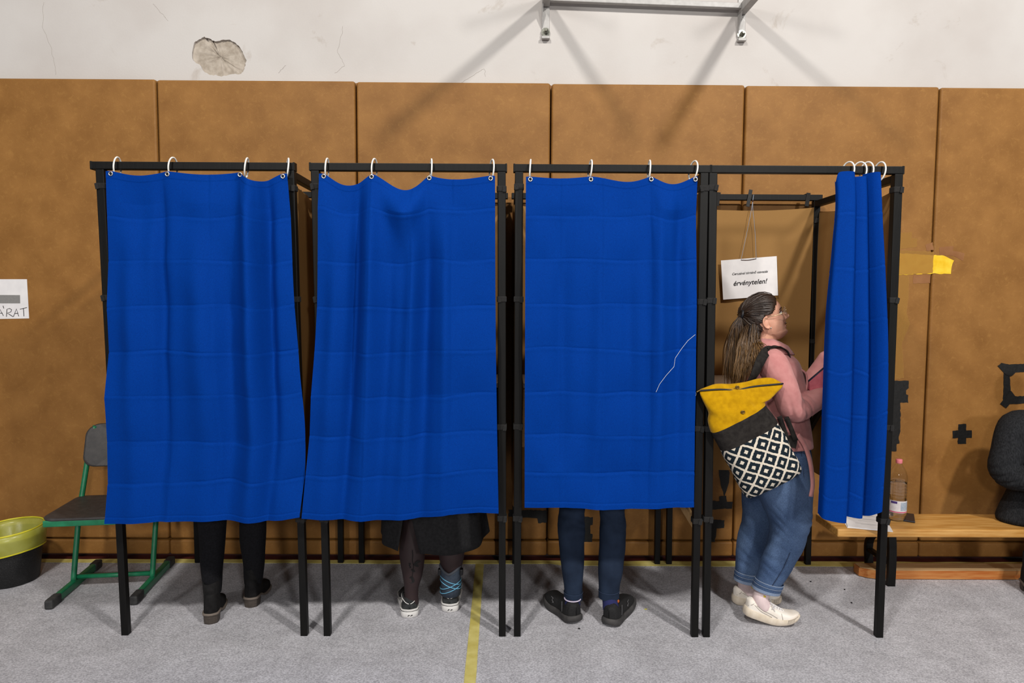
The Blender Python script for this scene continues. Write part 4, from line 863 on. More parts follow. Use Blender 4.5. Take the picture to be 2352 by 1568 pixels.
def displace(v, f, d):
    F4 = np.array([q if len(q) == 4 else (*q, q[-1]) for q in f]); n = np.cross(v[F4[:, 2]]-v[F4[:, 0]], v[F4[:, 3]]-v[F4[:, 1]]); N_ = np.zeros_like(v)
    for k in range(4): np.add.at(N_, F4[:, k], n)
    N_ /= np.linalg.norm(N_, axis=1)[:, None]+1e-12; return v+N_*d[:, None]

# ---- woman with the yellow backpack
W = root('person', (1.27, 3.25, 0), 'smiling woman in pink jacket and blue jeans standing in profile', 'person')
YC = 3.25; hs = .985; pitch = math.radians(19)
HM = frame((math.cos(pitch), -.06, math.sin(pitch))); HO = at(1814.5, 724, YC)-HM@(V3(.1165, 0, .0865)*hs)
hl = lambda x, y, z: HM@(V3(x, y, z)*hs)+HO
body = MB(); add_local(body, head_geo(hs), HM, HO)
body.capsule([hl(-.03, 0, .06), hl(-.034, 0, .0), at(1764, 808, YC)], [.052, .051, .062], 18, 6)
for s_ in (-1, 1):     # ears
    e = MB(); t = np.linspace(-1.9, 2.2, 16); ex_ = np.stack([-.020-.016*np.cos(t), s_*(.0735+.006*np.ones(16)), .098+.027*np.sin(t)], 1); e.tube(ex_, np.linspace(.0042, .0058, 16), 7); e.ell((-.022, s_*.072, .094), (.014, .006, .024), 12, 8); e.ell((-.014, s_*.074, .074), (.007, .005, .009), 10, 6)
    add_local(body, MB().add(e.verts()*hs, e.f), HM, HO)
body.capsule([at(1764, 815, YC), at(1770, 900, YC), at(1782, 1010, YC), at(1785, 1085, YC)], [.075, .085, .085, .085], 18, 4)
shN, elN, wrN = at(1776, 838, 3.085), at(1822, 938, 3.07), at(1898, 905, 3.17)
shF, elF, wrF = at(1778, 838, 3.415), at(1838, 905, 3.44), at(1903, 818, 3.36)
for a_, b_, c_ in ((shN, elN, wrN), (shF, elF, wrF)): body.capsule([at(1768, 830, YC), a_, b_, c_], [.05, .046, .038, .027], 12, 5)
hand(body, wrN, nrm(wrN-elN)+V3(0, .1, .1), V3(0, -1, .1), .165, 1, .45); hand(body, wrF, V3(.5, -.1, .8), V3(.8, .1, -.5), .165, -1, .3)
for Yl, kn, an in ((3.165, (1812, 1215), (1752, 1372)), (3.345, (1742, 1210), (1718, 1345))):
    body.capsule([at(1785, 1085, (YC+Yl)/2), at(*kn, Yl), at(*an, Yl)], [.08, .05, .022], 14, 5)
v, f = fuse(body, .0032, 2)
loc = (v-HO)@HM/hs     # back to head axes
lip = np.exp(-(((loc[:, 2]-.0575)/.0105)**4))*np.exp(-((loc[:, 1]/.0245)**4))*(loc[:, 0] > .066)
mk('body', (v, f), MT['skin'], W, smooth=True, attr={'lip': np.clip(lip, 0, 1)})
for s_ in (-1, 1):
    eb = mk('eye', MB().ell(hl(.0640, s_*.0305, .118), (.0112*hs,)*3, 16, 10), MT['eye'], W, smooth=True)
    mk('iris', MB().ell(hl(.0715, s_*.031, .1185), (.0052, .0052, .0052), 12, 8), MT['iris'], eb, smooth=True)
    t = np.linspace(0, 1, 9)
    mk('upper_lid', MB().tube([hl(.0715+.006*math.sin(math.pi*q)-.010*q, s_*(.020+.024*q), .1205+.0055*math.sin(math.pi*q)) for q in t], .0026, 6), MT['brow'], W, smooth=True)
    mk('eyebrow', MB().tube([hl(.0845-.020*q**1.6, s_*(.014+.034*q), .1335+.0055*math.sin(math.pi*(.2+.75*q))) for q in t], [.0022+.0016*math.sin(math.pi*q) for q in t], 6), MT['brow'], W, smooth=True)
mk('mouth_opening', MB().ell(hl(.0765, 0, .0575), (.006, .021, .0048), 16, 8, HM), MT['mouth'], W, smooth=True)
mk('teeth', MB().ell(hl(.0785, 0, .0592), (.0055, .0185, .0026), 16, 8, HM), MT['teeth'], W, smooth=True)
for s_ in (-1, 1):
    P = spline([hl(.0870, s_*.004, .0565), hl(.0850, s_*.013, .0577), hl(.0800, s_*.0215, .0612), hl(.0755, s_*.0275, .0662)], 14); mk('lip_line', MB().tube(P, np.linspace(.0026, .0011, 14), 6), MT['mouth'], W, smooth=True)
    P = spline([hl(.0875, s_*.003, .0585), hl(.0852, s_*.0115, .0595), hl(.0812, s_*.0185, .0618)], 10); mk('teeth_row', MB().tube(P, .0017, 6), MT['teeth'], W, smooth=True)
mk('earring', MB().ell(hl(-.010, -.0805, .068), (.0035, .0035, .0045), 10, 8), MT['eyelet'], W, smooth=True)
# hair: a close cap drawn back to a tie, then long loose lengths
tie = at(1703, 722, YC-.015)
hairv = MB(); ht = []
capm = head_geo(hs*1.0, 60, 64); cv_ = capm.verts()/hs; keep = []
def hairline(x, ay):   # lowest z that is covered with hair
    return np.interp(x, [-.12, -.07, -.045, -.03, -.01, .012, .03, .048, .062, .075], [.03, .035, .06, .118, .132, .128, .14, .16, .180, .21])
msk = cv_[:, 2]-hairline(cv_[:, 0], np.abs(cv_[:, 1]))
cn = nrm_ = cv_-V3(-.012, 0, .12); cn = cn/(np.linalg.norm(cn, axis=1)[:, None]); off_ = .0045*np.clip((msk+.004)/.02, 0, 1)-.004*(msk < 0)
cp = cv_+cn*off_[:, None]; kf = [q for q in capm.f if len(q) == 4 and all(msk[i] > -.006 for i in q)]
kf += [q for q in capm.f if len(q) > 4 and cv_[q[0], 2] > .1]
hairv.add(xf_pts(cp*hs, HM, HO), kf); ht += [.12+.1*random.random()]*len(cp)
def strand(P, r0, t0, t1, n=5):
    m0 = hairv.n; P = np.asarray(P); m = len(P); prof = np.sin(np.pi*np.clip(np.linspace(.12, 1.0, m), 0, 1))**.5; prof[-1] = .15
    hairv.tube(P, r0*prof, n); ht.extend(np.repeat(np.linspace(t0, t1, m), n).tolist())
tl = (tie-HO)@HM/hs
for k in range(620):
    # start on the hairline, sweep over the skull to the tie
    s_ = -1 if k % 5 else 1; fr_ = random.random()
    x0 = np.interp(fr_, [0, 1], [.076, -.035]); z0 = hairline(x0, 0)+random.uniform(.0, .012)+max(0, random.random()-.45)*.05
    z0 = min(z0, .222); d0 = nrm(V3(x0+.012, 0, z0-.12)); yy_ = s_*.074*math.sqrt(max(0, 1-((x0+.012)/.098)**2-(max(z0-.12, 0)/.105)**2)); p0 = V3(x0, yy_, z0)-V3(-.012, 0, .12)
    p1 = tl-V3(-.012, 0, .12); pts = []
    for q in np.linspace(0, 1, 12):
        d = nrm(nrm(p0)*(1-q)+nrm(p1)*q+V3(0, s_*.12*math.sin(math.pi*q), .035*math.sin(math.pi*q)*(1 if z0 > .15 else .2)))
        R_ = 1/math.sqrt((d[0]/(.1 if d[0] > 0 else .098))**2+(d[1]/.0765)**2+(d[2]/.109)**2)*1.085; R_ = R_*(1-q**3)+np.linalg.norm(p1)*q**3
        pts.append(hl(*(d*R_+V3(-.012, 0, .12))))
    strand(pts, random.uniform(.0016, .0032), .05+.3*random.random(), .1+.35*random.random())
capi = [i for i in range(len(cv_)) if msk[i] > .004]
for k in range(520):   # fill over the whole cap
    p0 = cp[random.choice(capi)]-V3(-.012, 0, .12); p0 = p0+np.array([random.gauss(0, .004) for _ in range(3)]); p1 = tl-V3(-.012, 0, .12); pts = []
    if p0@p1 < -.5*np.linalg.norm(p0)*np.linalg.norm(p1): continue
    for q in np.linspace(0, 1, 9):
        d = nrm(nrm(p0)*(1-q)+nrm(p1)*q); rr_ = (np.linalg.norm(p0)*1.012)*(1-q)+np.linalg.norm(p1)*q; pts.append(hl(*(d*(rr_+.003*math.sin(math.pi*q))+V3(-.012, 0, .12))))
    strand(pts, random.uniform(.0014, .0026), .05+.3*random.random(), .1+.35*random.random())
for k in range(560):   # gathered tail
    a0 = random.random()*6.28; r_ = .016*math.sqrt(random.random()); p0 = tie+V3(r_*math.cos(a0)*.5, r_*math.sin(a0), r_*.4*math.sin(a0))
    q = random.random(); ex_ = 1664+q*64+random.gauss(0, 4); ey = 800+75*math.sin(math.pi*(.25+.55*q))+random.gauss(0, 14); Ye = YC-.075+random.random()*.17
    e = at(ex_, ey, Ye); m1 = at(1694+(ex_-1694)*.30+random.gauss(0, 2), 748, YC-.04+random.random()*.07); m2 = at(1694+(ex_-1694)*.75+random.gauss(0, 3), 748+(ey-748)*.5, Ye*.6+.4*(YC-.01))
    strand(spline([p0, m1, m2, e], 14), random.uniform(.0011, .0024), .1+.3*random.random(), .5+.5*random.random())
for k in range(520):   # loose lower hair from behind the ear to the shoulder blade
    q = random.random(); p0 = hl(-.055-.03*q, -.066+.02*q+random.random()*.09*(q > .6), .09+random.uniform(-.035, .05)); ex_ = 1700+q*-12+(1-q)*52+random.gauss(0, 5); ey = 868-62*(1-q)**1.5+random.gauss(0, 16); Ye = 3.09+random.random()*.06
    e = at(ex_, ey, Ye); mth_ = at((1735-28*q)*.55+ex_*.45, 785, 3.145+.04*random.random())
    strand(spline([p0, mth_, (mth_+e)/2+V3(random.gauss(0, .004), -.008, 0), e], 13), random.uniform(.0011, .0024), .1+.3*random.random(), .5+.5*random.random())
mk('hair', hairv, MT['hair'], W, smooth=True, attr={'t': ht}, recalc=False)
t = np.linspace(0, 2*math.pi, 21)[:-1]; mk('hair_tie', MB().tube([tie+V3(.004*math.sin(q), .017*math.cos(q), .017*math.sin(q)) for q in t], .0075, 8, closed=True), MT['zip'], W, smooth=True)
# jacket
jk = MB()
plofts(jk, [(797, 1742, 1788, 3.25, .06), (806, 1728, 1802, 3.25, .088), (818, 1715, 1816, 3.25, .135), (830, 1708, 1826, 3.25, .165), (855, 1702, 1836, 3.25, .178), (900, 1697, 1848, 3.25, .168), (950, 1700, 1852, 3.25, .155), (995, 1708, 1856, 3.25, .158), (1020, 1710, 1858, 3.25, .166)], 32)
jk.capsule([at(1768, 828, 3.13), shN, at(1802, 890, 3.055), elN, at(1862, 925, 3.11), wrN], [.062, .066, .062, .059, .052, .043], 20, 6)
jk.capsule([at(1768, 828, 3.37), shF, at(1808, 880, 3.44), elF, (elF+wrF)/2+V3(.004, 0, -.008), wrF-(wrF-elF)*.06], [.06, .064, .058, .054, .048, .041], 20, 6)
v, f = fuse(jk, .0048, 4)
d = wrinkle(v, .004, 30, 5)
for c_, rd, ax in ((elN, .075, nrm(wrN-elN)), (shN+V3(.01, 0, -.06), .05, nrm(elN-shN)), (elF, .06, nrm(wrF-elF))):
    g = np.exp(-((v-c_)**2).sum(1)/rd**2); s_ = (v-c_)@nrm(ax+.5*nrm(V3(.2, -.1, 1))); d += -.0085*g*np.clip(np.cos(s_*135+14*(v[:, 1]-3.1)+1.3*np.sin(v[:, 0]*60)), -.2, 1)
v = displace(v, f, d); mk('jacket', (v, f), MT['pink'], W, smooth=True)
cb = MB()   # turned-down collar around the neck
ring_t = np.linspace(math.radians(-160), math.radians(160), 40); tp, bt2 = [], []
cN = at(1763, 778, YC)
for q in ring_t:   # q=0 at the nape
    fwd_ = -math.cos(q); sd = math.sin(q); opn = max(0, fwd_)
    tp.append(cN+V3(.060*fwd_+.002, .060*sd, .004-.020*opn)); bt2.append(cN+V3(.092*fwd_+.032*opn, .108*sd, -.052-.018*opn))
tp, bt2 = np.array(tp), np.array(bt2); ou = (bt2-tp); cb.loft([tp, tp*.5+bt2*.5+V3(0, 0, .012), bt2, bt2-V3(0, 0, .006), tp*.5+bt2*.5+V3(0, 0, .004), tp-V3(0, 0, .004)], False, False, closed=False)
cl_ = mk('collar', cb, MT['pink'], W, smooth=True); q = cl_.modifiers.new('th', 'SOLIDIFY'); q.thickness = .004
lp = MB(); lp.prism([at(*p, 3.135) for p in ((1822, 832), (1832, 843), (1851, 857), (1853, 872), (1850, 905), (1842, 900), (1832, 870))], (0, -.006, 0)); mk('lapel', lp, MT['pink_dark'], W)
lp = MB().tube(spline([at(*p, 3.128) for p in ((1822, 832), (1834, 844), (1851, 858), (1854, 876), (1850, 905))], 20), .0045, 7); mk('lapel_edge', lp, MT['pink'], W, smooth=True)
mk('jacket_button', MB().ell(at(1826, 838, 3.118), (.006, .003, .007), 10, 6), MT['brass'], W)
mk('hem_ring', MB().ell(at(1826, 1003, 3.085), (.006, .003, .007), 10, 6), MT['eyelet'], W)
rb = MB(); ribbon(rb, spline([at(1832, 998, 3.09), at(1846, 1018, 3.085), at(1858, 1050, 3.082), at(1865, 1090, 3.08), at(1866, 1120, 3.08), at(1862, 1140, 3.08)], 30), np.linspace(.022, .020, 30), (1, .25, .25), .005); mk('belt_end', rb, MT['pink'], W, smooth=True)
# jeans
near = [(1040, 1730, 1852, 3.175, .10), (1090, 1722, 1862, 3.165, .10), (1140, 1742, 1864, 3.16, .092), (1185, 1764, 1862, 3.16, .082), (1215, 1769, 1858, 3.16, .074), (1250, 1762, 1846, 3.16, .067), (1290, 1749, 1826, 3.162, .062), (1325, 1738, 1803, 3.165, .056), (1350, 1731, 1786, 3.168, .053)]
far = [(1040, 1716, 1840, 3.325, .10), (1090, 1708, 1838, 3.33, .10), (1140, 1706, 1806, 3.335, .088), (1190, 1706, 1780, 3.335, .074), (1230, 1697, 1764, 3.335, .066), (1275, 1691, 1755, 3.335, .060), (1305, 1690, 1746, 3.335, .056), (1328, 1690, 1738, 3.335, .053)]
jn = MB(); plofts(jn, [(985, 1728, 1846, 3.25, .135), (1030, 1716, 1854, 3.25, .158), (1075, 1709, 1858, 3.25, .165), (1112, 1716, 1856, 3.25, .14)], 28); plofts(jn, near); plofts(jn, far)
v, f = fuse(jn, .0048, 3)
d = wrinkle(v, .0035, 34, 9)
for kx, ky, kY in ((1775, 1208, 3.1), (1850, 1212, 3.1), (1720, 1205, 3.28), (1790, 1290, 3.1), (1718, 1285, 3.28)):
    c_ = at(kx, ky, kY); g = np.exp(-((v-c_)**2).sum(1)/.075**2); d += -.0034*g*np.clip(np.cos((v[:, 2]-c_[2])*120+(v[:, 0]-c_[0])*80+2.2*np.sin(v[:, 0]*38+v[:, 2]*17)), -.3, 1)
v = displace(v, f, d); jo = mk('jeans', (v, f), MT['denim'], W, smooth=True)
# side seam, turn-ups with stitching
sp_ = spline([at(x, y, Y) for x, y, Y in ((1838, 1020, 3.115), (1845, 1080, 3.085), (1846, 1140, 3.085), (1838, 1200, 3.09), (1818, 1260, 3.095), (1796, 1310, 3.10), (1772, 1348, 3.108))], 40)
mk('side_seam', MB().tube(sp_, .0022, 5), MT['denim_dark'], jo)
for rows, ang in ((near, .30), (far, .12)):
    r0 = row_ring(rows, len(rows)-1, 40, .004); r1 = row_ring(rows, len(rows)-2, 40, .003); c_ = r0.mean(0); rings = []
    for k, (dz, g) in enumerate(((.052, .001), (.050, .0045), (.034, .0055), (.032, .0045), (.016, .0045), (.002, .004), (0, .001), (.012, -.004))):
        q = r0+nrm2(r0-c_)*g if False else r0+(r0-c_)/np.linalg.norm(r0-c_, axis=1)[:, None]*g; q = q.copy(); sh_ = (r1.mean(0)-c_); q[:, :2] += sh_[:2]*(dz/max(sh_[2], .02))*.8; q[:, 2] += dz-(q[:, 0]-c_[0])*ang*.7-.012; rings.append(q)
    cu = mk('turn_up', MB().loft(rings, False, False), MT['denim'], jo, smooth=True)
    mk('turn_up_fold', MB().loft([rings[4]+(rings[4]-c_)*.012, rings[5]+(rings[5]-c_)*.012], False, False), MT['denim_pale'], cu, smooth=True)
    for k in (1, 3): mk('stitching', MB().tube(rings[k], .0013, 4, closed=True), MT['stitch'], cu)
# white sneakers
def sneaker(parent, heel, yaw, pitch_, L=.245, Wd=.088, bend=.0):
    M = foot_frame(yaw, pitch_); o = np.asarray(heel, float)
    zt_ = arr([(0, .040), (.2, .036), (.5, .031), (.8, .028), (1, .031)]); bz = arr([(0, .002), (.1, 0), (.7, 0), (.85, bend*.4+.001), (1, bend+.005)])
    ztb = lambda t: zt_(t)+bz(t)*.8
    hp = sc([(0, .034), (.08, .046), (.25, .036), (.38, .052), (.50, .047), (.68, .033), (.82, .024), (.94, .015), (1, .004)])
    s_ = mkl('shoe', upper_geo(L, Wd, ztb, hp), MT['leather_w'], parent, M, o)
    so = mkl('sole', sole_geo(L, Wd, ztb, bz, .0045), MT['sole_w'], s_, M, o)
    x, hw, cy = shoe_outline(L, Wd, 60)
    for sd in (-1, 1):
        g = MB()
        for k in range(9): t_ = .80+.02*k; g.box((t_*L, np.interp(t_*L, x, cy)+sd*(np.interp(t_*L, x, hw)+.0052), .018+float(bz(t_)[0])), (.0018, .0016, .018))
        mkl('sole_ribs', g, MT['grey_thread'], s_, M, o, False)
    ln_ = MB()
    for k in range(5):
        t_ = .43+.052*k; z_ = float(ztb(np.array([t_]))[0])+hp(t_)+.0015; wd_ = .022-.002*k
        ln_.tube(spline([(t_*L, -wd_, z_-.008), (t_*L+.006, -.4*wd_, z_+.001), (t_*L+.006, .4*wd_, z_+.001), (t_*L, wd_, z_-.008)], 9), .0022, 6)
        ln_.tube(spline([(t_*L, wd_, z_-.008), (t_*L+.010, 0, z_+.002), (t_*L+.024, -wd_, z_-.010)], 9), .002, 6)
    z_ = float(ztb(np.array([.42]))[0])+hp(.42)+.004
    for sd in (-1, 1): ln_.tube(spline([(.42*L, 0, z_), (.44*L, sd*.018, z_+.006), (.50*L, sd*.036, z_-.006), (.47*L, sd*.03, z_-.018), (.43*L, sd*.006, z_-.001)], 16), .0018, 6); ln_.tube(spline([(.42*L, 0, z_), (.47*L, sd*.022, z_-.004), (.53*L, sd*.034, z_-.024)], 10), .0017, 6)
    mkl('laces', ln_, MT['paper'], s_, M, o)
    st = MB()
    for sd in (-1, 1):
        x, hw, cy = shoe_outline(L, Wd, 60)
        def wp(t_, h): 
            ang_ = math.asin(min(1, h)**(1/.62)); zz = float(ztb(np.array([t_]))[0])-.004+(hp(t_)+.004)*h; return (t_*L, np.interp(t_*L, x, cy)+sd*(np.interp(t_*L, x, hw)*math.cos(ang_)**.75+.0006), zz)
        st.tube(spline([wp(.18, .72), wp(.30, .50), wp(.45, .36), wp(.60, .22)], 16), .0009, 4); st.tube(spline([wp(.14, .62), wp(.28, .36), wp(.42, .18), wp(.5, .12)], 16), .0009, 4); st.tube(spline([wp(.70, .15), wp(.68, .5), wp(.66, .8)], 12), .0009, 4); st.tube(spline([wp(.03, .3), wp(.1, .55), wp(.16, .9)], 12), .0009, 4)
    mkl('seams', st, MT['grey_thread'], s_, M, o)
    return s_
pn = atz(1800, 1432, 0); yawN, pitN = math.radians(-9), math.radians(-11)
LN = .243; Mn = foot_frame(yawN, pitN); hN = pn-Mn@V3(.78*LN, 0, 0); hN[2] += .004
sneaker(W, hN, yawN, pitN, LN, .088, bend=.038)
pf = atz(1689, 1391, 0); sneaker(W, pf+V3(.0, .035, .002), math.radians(4), 0.0, .24, .088)
ankN = Mn@V3(.062, 0, .085)+hN
mk('sock', MB().capsule([at(1756, 1335, 3.168), at(1750, 1360, 3.165), ankN, ankN+Mn@V3(.02, 0, -.03)], [.037, .036, .037, .036], 18, 5), MT['sock_w'], W, smooth=True)
ankF = pf+V3(.062, .035, .085); mk('sock', MB().capsule([at(1713, 1315, 3.335), at(1711, 1335, 3.338), ankF, ankF+V3(.02, 0, -.03)], [.036, .035, .037, .036], 18, 5), MT['sock_w'], W, smooth=True)
mk('sock_motif', MB().ell(at(1755, 1372, 3.128), (.010, .004, .011), 10, 8), MT['yel_dot'], W, smooth=True)
mk('sock_motif', MB().ell(at(1729, 1347, 3.30), (.008, .004, .010), 10, 8), MT['yel_dot'], W, smooth=True)

# spectacles
gl = root('spectacles', at(1800, 713, 3.2), 'thin gold wire glasses on the smiling woman', 'glasses'); tt = np.linspace(0, 2*math.pi, 29)[:-1]
for s_ in (-1, 1):
    c_ = V3(.096, s_*.031, .1165); P = [hl(*(c_+V3(-.004*abs(math.cos(q))*1.5, s_*.0245*math.cos(q), .0215*math.sin(q)))) for q in tt]
    rm = mk('rim', MB().tube(P, .0011, 6, closed=True), MT['gold'], gl, smooth=True); mk('lens', MB().prism(P, HM@V3(.0006, 0, 0)), MT['lens'], rm)
    mk('temple_arm', MB().tube(spline([hl(.090, s_*.056, .119), hl(.086, s_*.066, .1195), hl(.04, s_*.0775, .118), hl(-.018, s_*.0795, .117), hl(-.036, s_*.080, .108)], 20), .0013, 6), MT['gold'], gl, smooth=True)
mk('bridge', MB().tube(spline([hl(.0945, -.0075, .1175), hl(.0975, 0, .121), hl(.0945, .0075, .1175)], 9), .0012, 6), MT['gold'], gl, smooth=True)
# clutch in her hands
cM_ = [at(1850, 884, 3.155), at(1906, 836, 3.13), at(1922, 872, 3.13), at(1868, 910, 3.155)]
cu = root('clutch_bag', at(1870, 908, 3.15), 'rose pink clutch with navy edging held by the woman', 'bag')
mk('flap', MB().prism(cM_, (0, .016, 0)), MT['clutch'], cu)
mk('binding', MB().tube(np.array([p+V3(0, .008, 0) for p in cM_ for _ in (0,)]), .0065, 8, closed=True), MT['navy'], cu, smooth=True)

# ---- backpack
BK = root('backpack', at(1775, 1110, 2.96), 'mustard yellow and black backpack with dark and cream diamond pattern', 'backpack')
brow = [((1607, 897), (1797, 881), .012), ((1608, 905), (1797, 888), .034), ((1615, 920), (1783, 902), .064), ((1626, 945), (1766, 915), .088), ((1626, 965), (1757, 918), .100), ((1634, 992), (1756, 927), .116), ((1644, 1013), (1770, 947), .124), ((1655, 1034), (1784, 967), .132), ((1674, 1070), (1804, 1004), .142), ((1692, 1104), (1822, 1040), .144), ((1704, 1128), (1836, 1066), .13), ((1714, 1141), (1839, 1080), .09), ((1722, 1141), (1832, 1084), .045)]
nb = 56; aa = np.linspace(0, 2*math.pi, nb, endpoint=False); R_ = []
for k, (l, r_, th) in enumerate(brow):
    YB_ = 2.985-th*.12; A = at(*l, YB_-.012); B_ = at(*r_, YB_+.0); c_ = (A+B_)/2; e1 = (B_-A)/2; e2 = V3(0, 1, 0)*th/2
    ca, sa = np.cos(aa), np.sin(aa); x_ = np.sign(ca)*np.abs(ca)**.8; y_ = np.sign(sa)*np.abs(sa)**.75
    R_.append(c_+x_[:, None]*e1+y_[:, None]*e2)
R_ = np.array(R_)
t0 = np.arange(len(brow)); TT = np.linspace(0, len(brow)-1, (len(brow)-1)*6+1)
RR = np.stack([[smooth_interp(TT, np.stack([t0, R_[:, k, c]], 1)) for c in range(3)] for k in range(nb)], 0).transpose(2, 0, 1)   # T,nb,3
bc = RR.mean(1, keepdims=True); ph_ = RR-bc; dd = ph_/np.linalg.norm(ph_, axis=2, keepdims=True)
Z3 = RR[..., 2]; X3 = RR[..., 0]
front_ = np.clip(-np.sin(aa), 0, 1)[None, :]
w1 = .0085*np.sin((X3*46+Z3*62+1.5*np.sin(X3*30)))*np.exp(-((TT[:, None]-3.2)/1.5)**2)+.004*np.sin(X3*60-Z3*30+1)*np.exp(-((TT[:, None]-8)/2.5)**2)
fold = -.02*np.exp(-(((Z3-(.985+.9*(X3-1.19)))/.012)**2))*np.exp(-((TT[:, None]-3.6)/1.0)**2)
RR = RR+dd*(w1*(.4+.6*front_)+fold*front_)[..., None]
RR[:2, :, 2] -= (.012*np.exp(-((X3[:2]-at(1690, 893, 2.97)[0])/.05)**2))*front_
def bag_part(i0, i1, cap):
    sub = RR[i0:i1+1]; return [sub[j] for j in range(len(sub))]
mk('yellow_top', MB().loft(bag_part(0, 30, 0), True, False), MT['yellow'], BK, smooth=True)
mk('black_band', MB().loft(bag_part(30, 42, 0), False, False), MT['blackcloth'], BK, smooth=True)
sub = bag_part(42, 72, 1); uvs = []
per = np.concatenate([[0], np.cumsum(np.linalg.norm(np.diff(np.vstack([sub[10], sub[10][:1]]), axis=0), axis=1))])[:-1]
acc = np.concatenate([[0], np.cumsum([np.linalg.norm(np.diff([sub[j].mean(0), sub[j+1].mean(0)], axis=0)) for j in range(len(sub)-1)])])
for j in range(len(sub)): uvs += [(p*12.6, acc[j]*13.6) for p in per]
mk('patterned_base', MB().loft(sub, False, True), MT['ikat'], BK, smooth=True, uv=uvs)
zp = RR[0][[i for i in range(nb//2, nb)]+[0]]; zp = np.array([p+V3(0, -.004, .001) for p in zp])
mk('zipper', MB().tube(zp, .0042, 7), MT['zip'], BK, smooth=True)
fe = spline([at(*p, 2.995) for p in ((1612, 893), (1640, 882), (1680, 881), (1715, 876), (1742, 869), (1778, 869), (1797, 881))], nb//2+1)
fb = RR[0][[i for i in range(nb//2, nb)]+[0]][::1]; mk('rear_lip', MB().loft([fb+V3(0, .004, 0), fe*.5+fb*.5+V3(0, .003, .003), fe, fe+V3(0, .008, -.002), fb+V3(0, .014, -.004)], False, False, closed=False), MT['yellow'], BK, smooth=True)
for px, py, yo in ((1693, 889, 2.965), (1706, 946, 2.912)):
    p = at(px, py, yo); t = np.linspace(0, 2*math.pi, 17)[:-1]; mk('snap_button', MB().tube([p+V3(.0075*math.cos(q), -.002, .0055*math.sin(q)) for q in t], .0026, 6, closed=True).ell(p, (.005, .003, .004), 10, 6), MT['brass'], BK, smooth=True)
p = at(1594, 905, 2.955); t = np.linspace(0, 2*math.pi, 25)[:-1]; pr = mk('pull_ring', MB().tube([p+V3(.010*math.cos(q), .003*math.cos(q), .012*math.sin(q)) for q in t], .0012, 5, closed=True), MT['eyelet'], BK, smooth=True)
mk('zip_pull', MB().beam(at(1600, 900, 2.958), at(1609, 895, 2.965), .005, .003, b=.001), MT['brass'], BK)
sb_ = MB(); ribbon(sb_, spline([at(1722, 878, 3.02), at(1732, 862, 3.0), at(1743, 836, 3.0), at(1756, 812, 3.045), at(1772, 798, 3.11), at(1790, 796, 3.145), at(1806, 805, 3.15), at(1812, 820, 3.16), at(1812, 835, 3.18)], 44), .042, spline([V3(1, .1, .3)]*4+[V3(.8, .6, 0), V3(.2, 1, -.2), V3(0, 1, -.3), V3(.2, 1, 0), V3(.3, 1, 0)], 44) if False else np.array([nrm(V3(1-.9*min(1, max(0, (k-14)/12)), .25+.75*min(1, max(0, (k-14)/12)), .35*(1-min(1, k/20)))) for k in range(44)]), .004); mk('shoulder_strap', sb_, MT['blackcloth'], BK, smooth=True)
for a_, b_ in (((1790, 956), (1808, 1008)), ((1806, 958), (1828, 1012))):
    rb = MB(); ribbon(rb, spline([at(*a_, 3.03), at((a_[0]+b_[0])/2, (a_[1]+b_[1])/2, 3.055), at(*b_, 3.06)], 14), .022, (1, 0, .3), .003); mk('lower_strap', rb, MT['blackcloth'], BK, smooth=True)
mk('strap_patch', MB().prism([at(*p, 3.07) for p in ((1795, 1005), (1818, 1000), (1832, 1010), (1828, 1030), (1810, 1024))], (0, .01, 0)), MT['blackcloth'], BK)

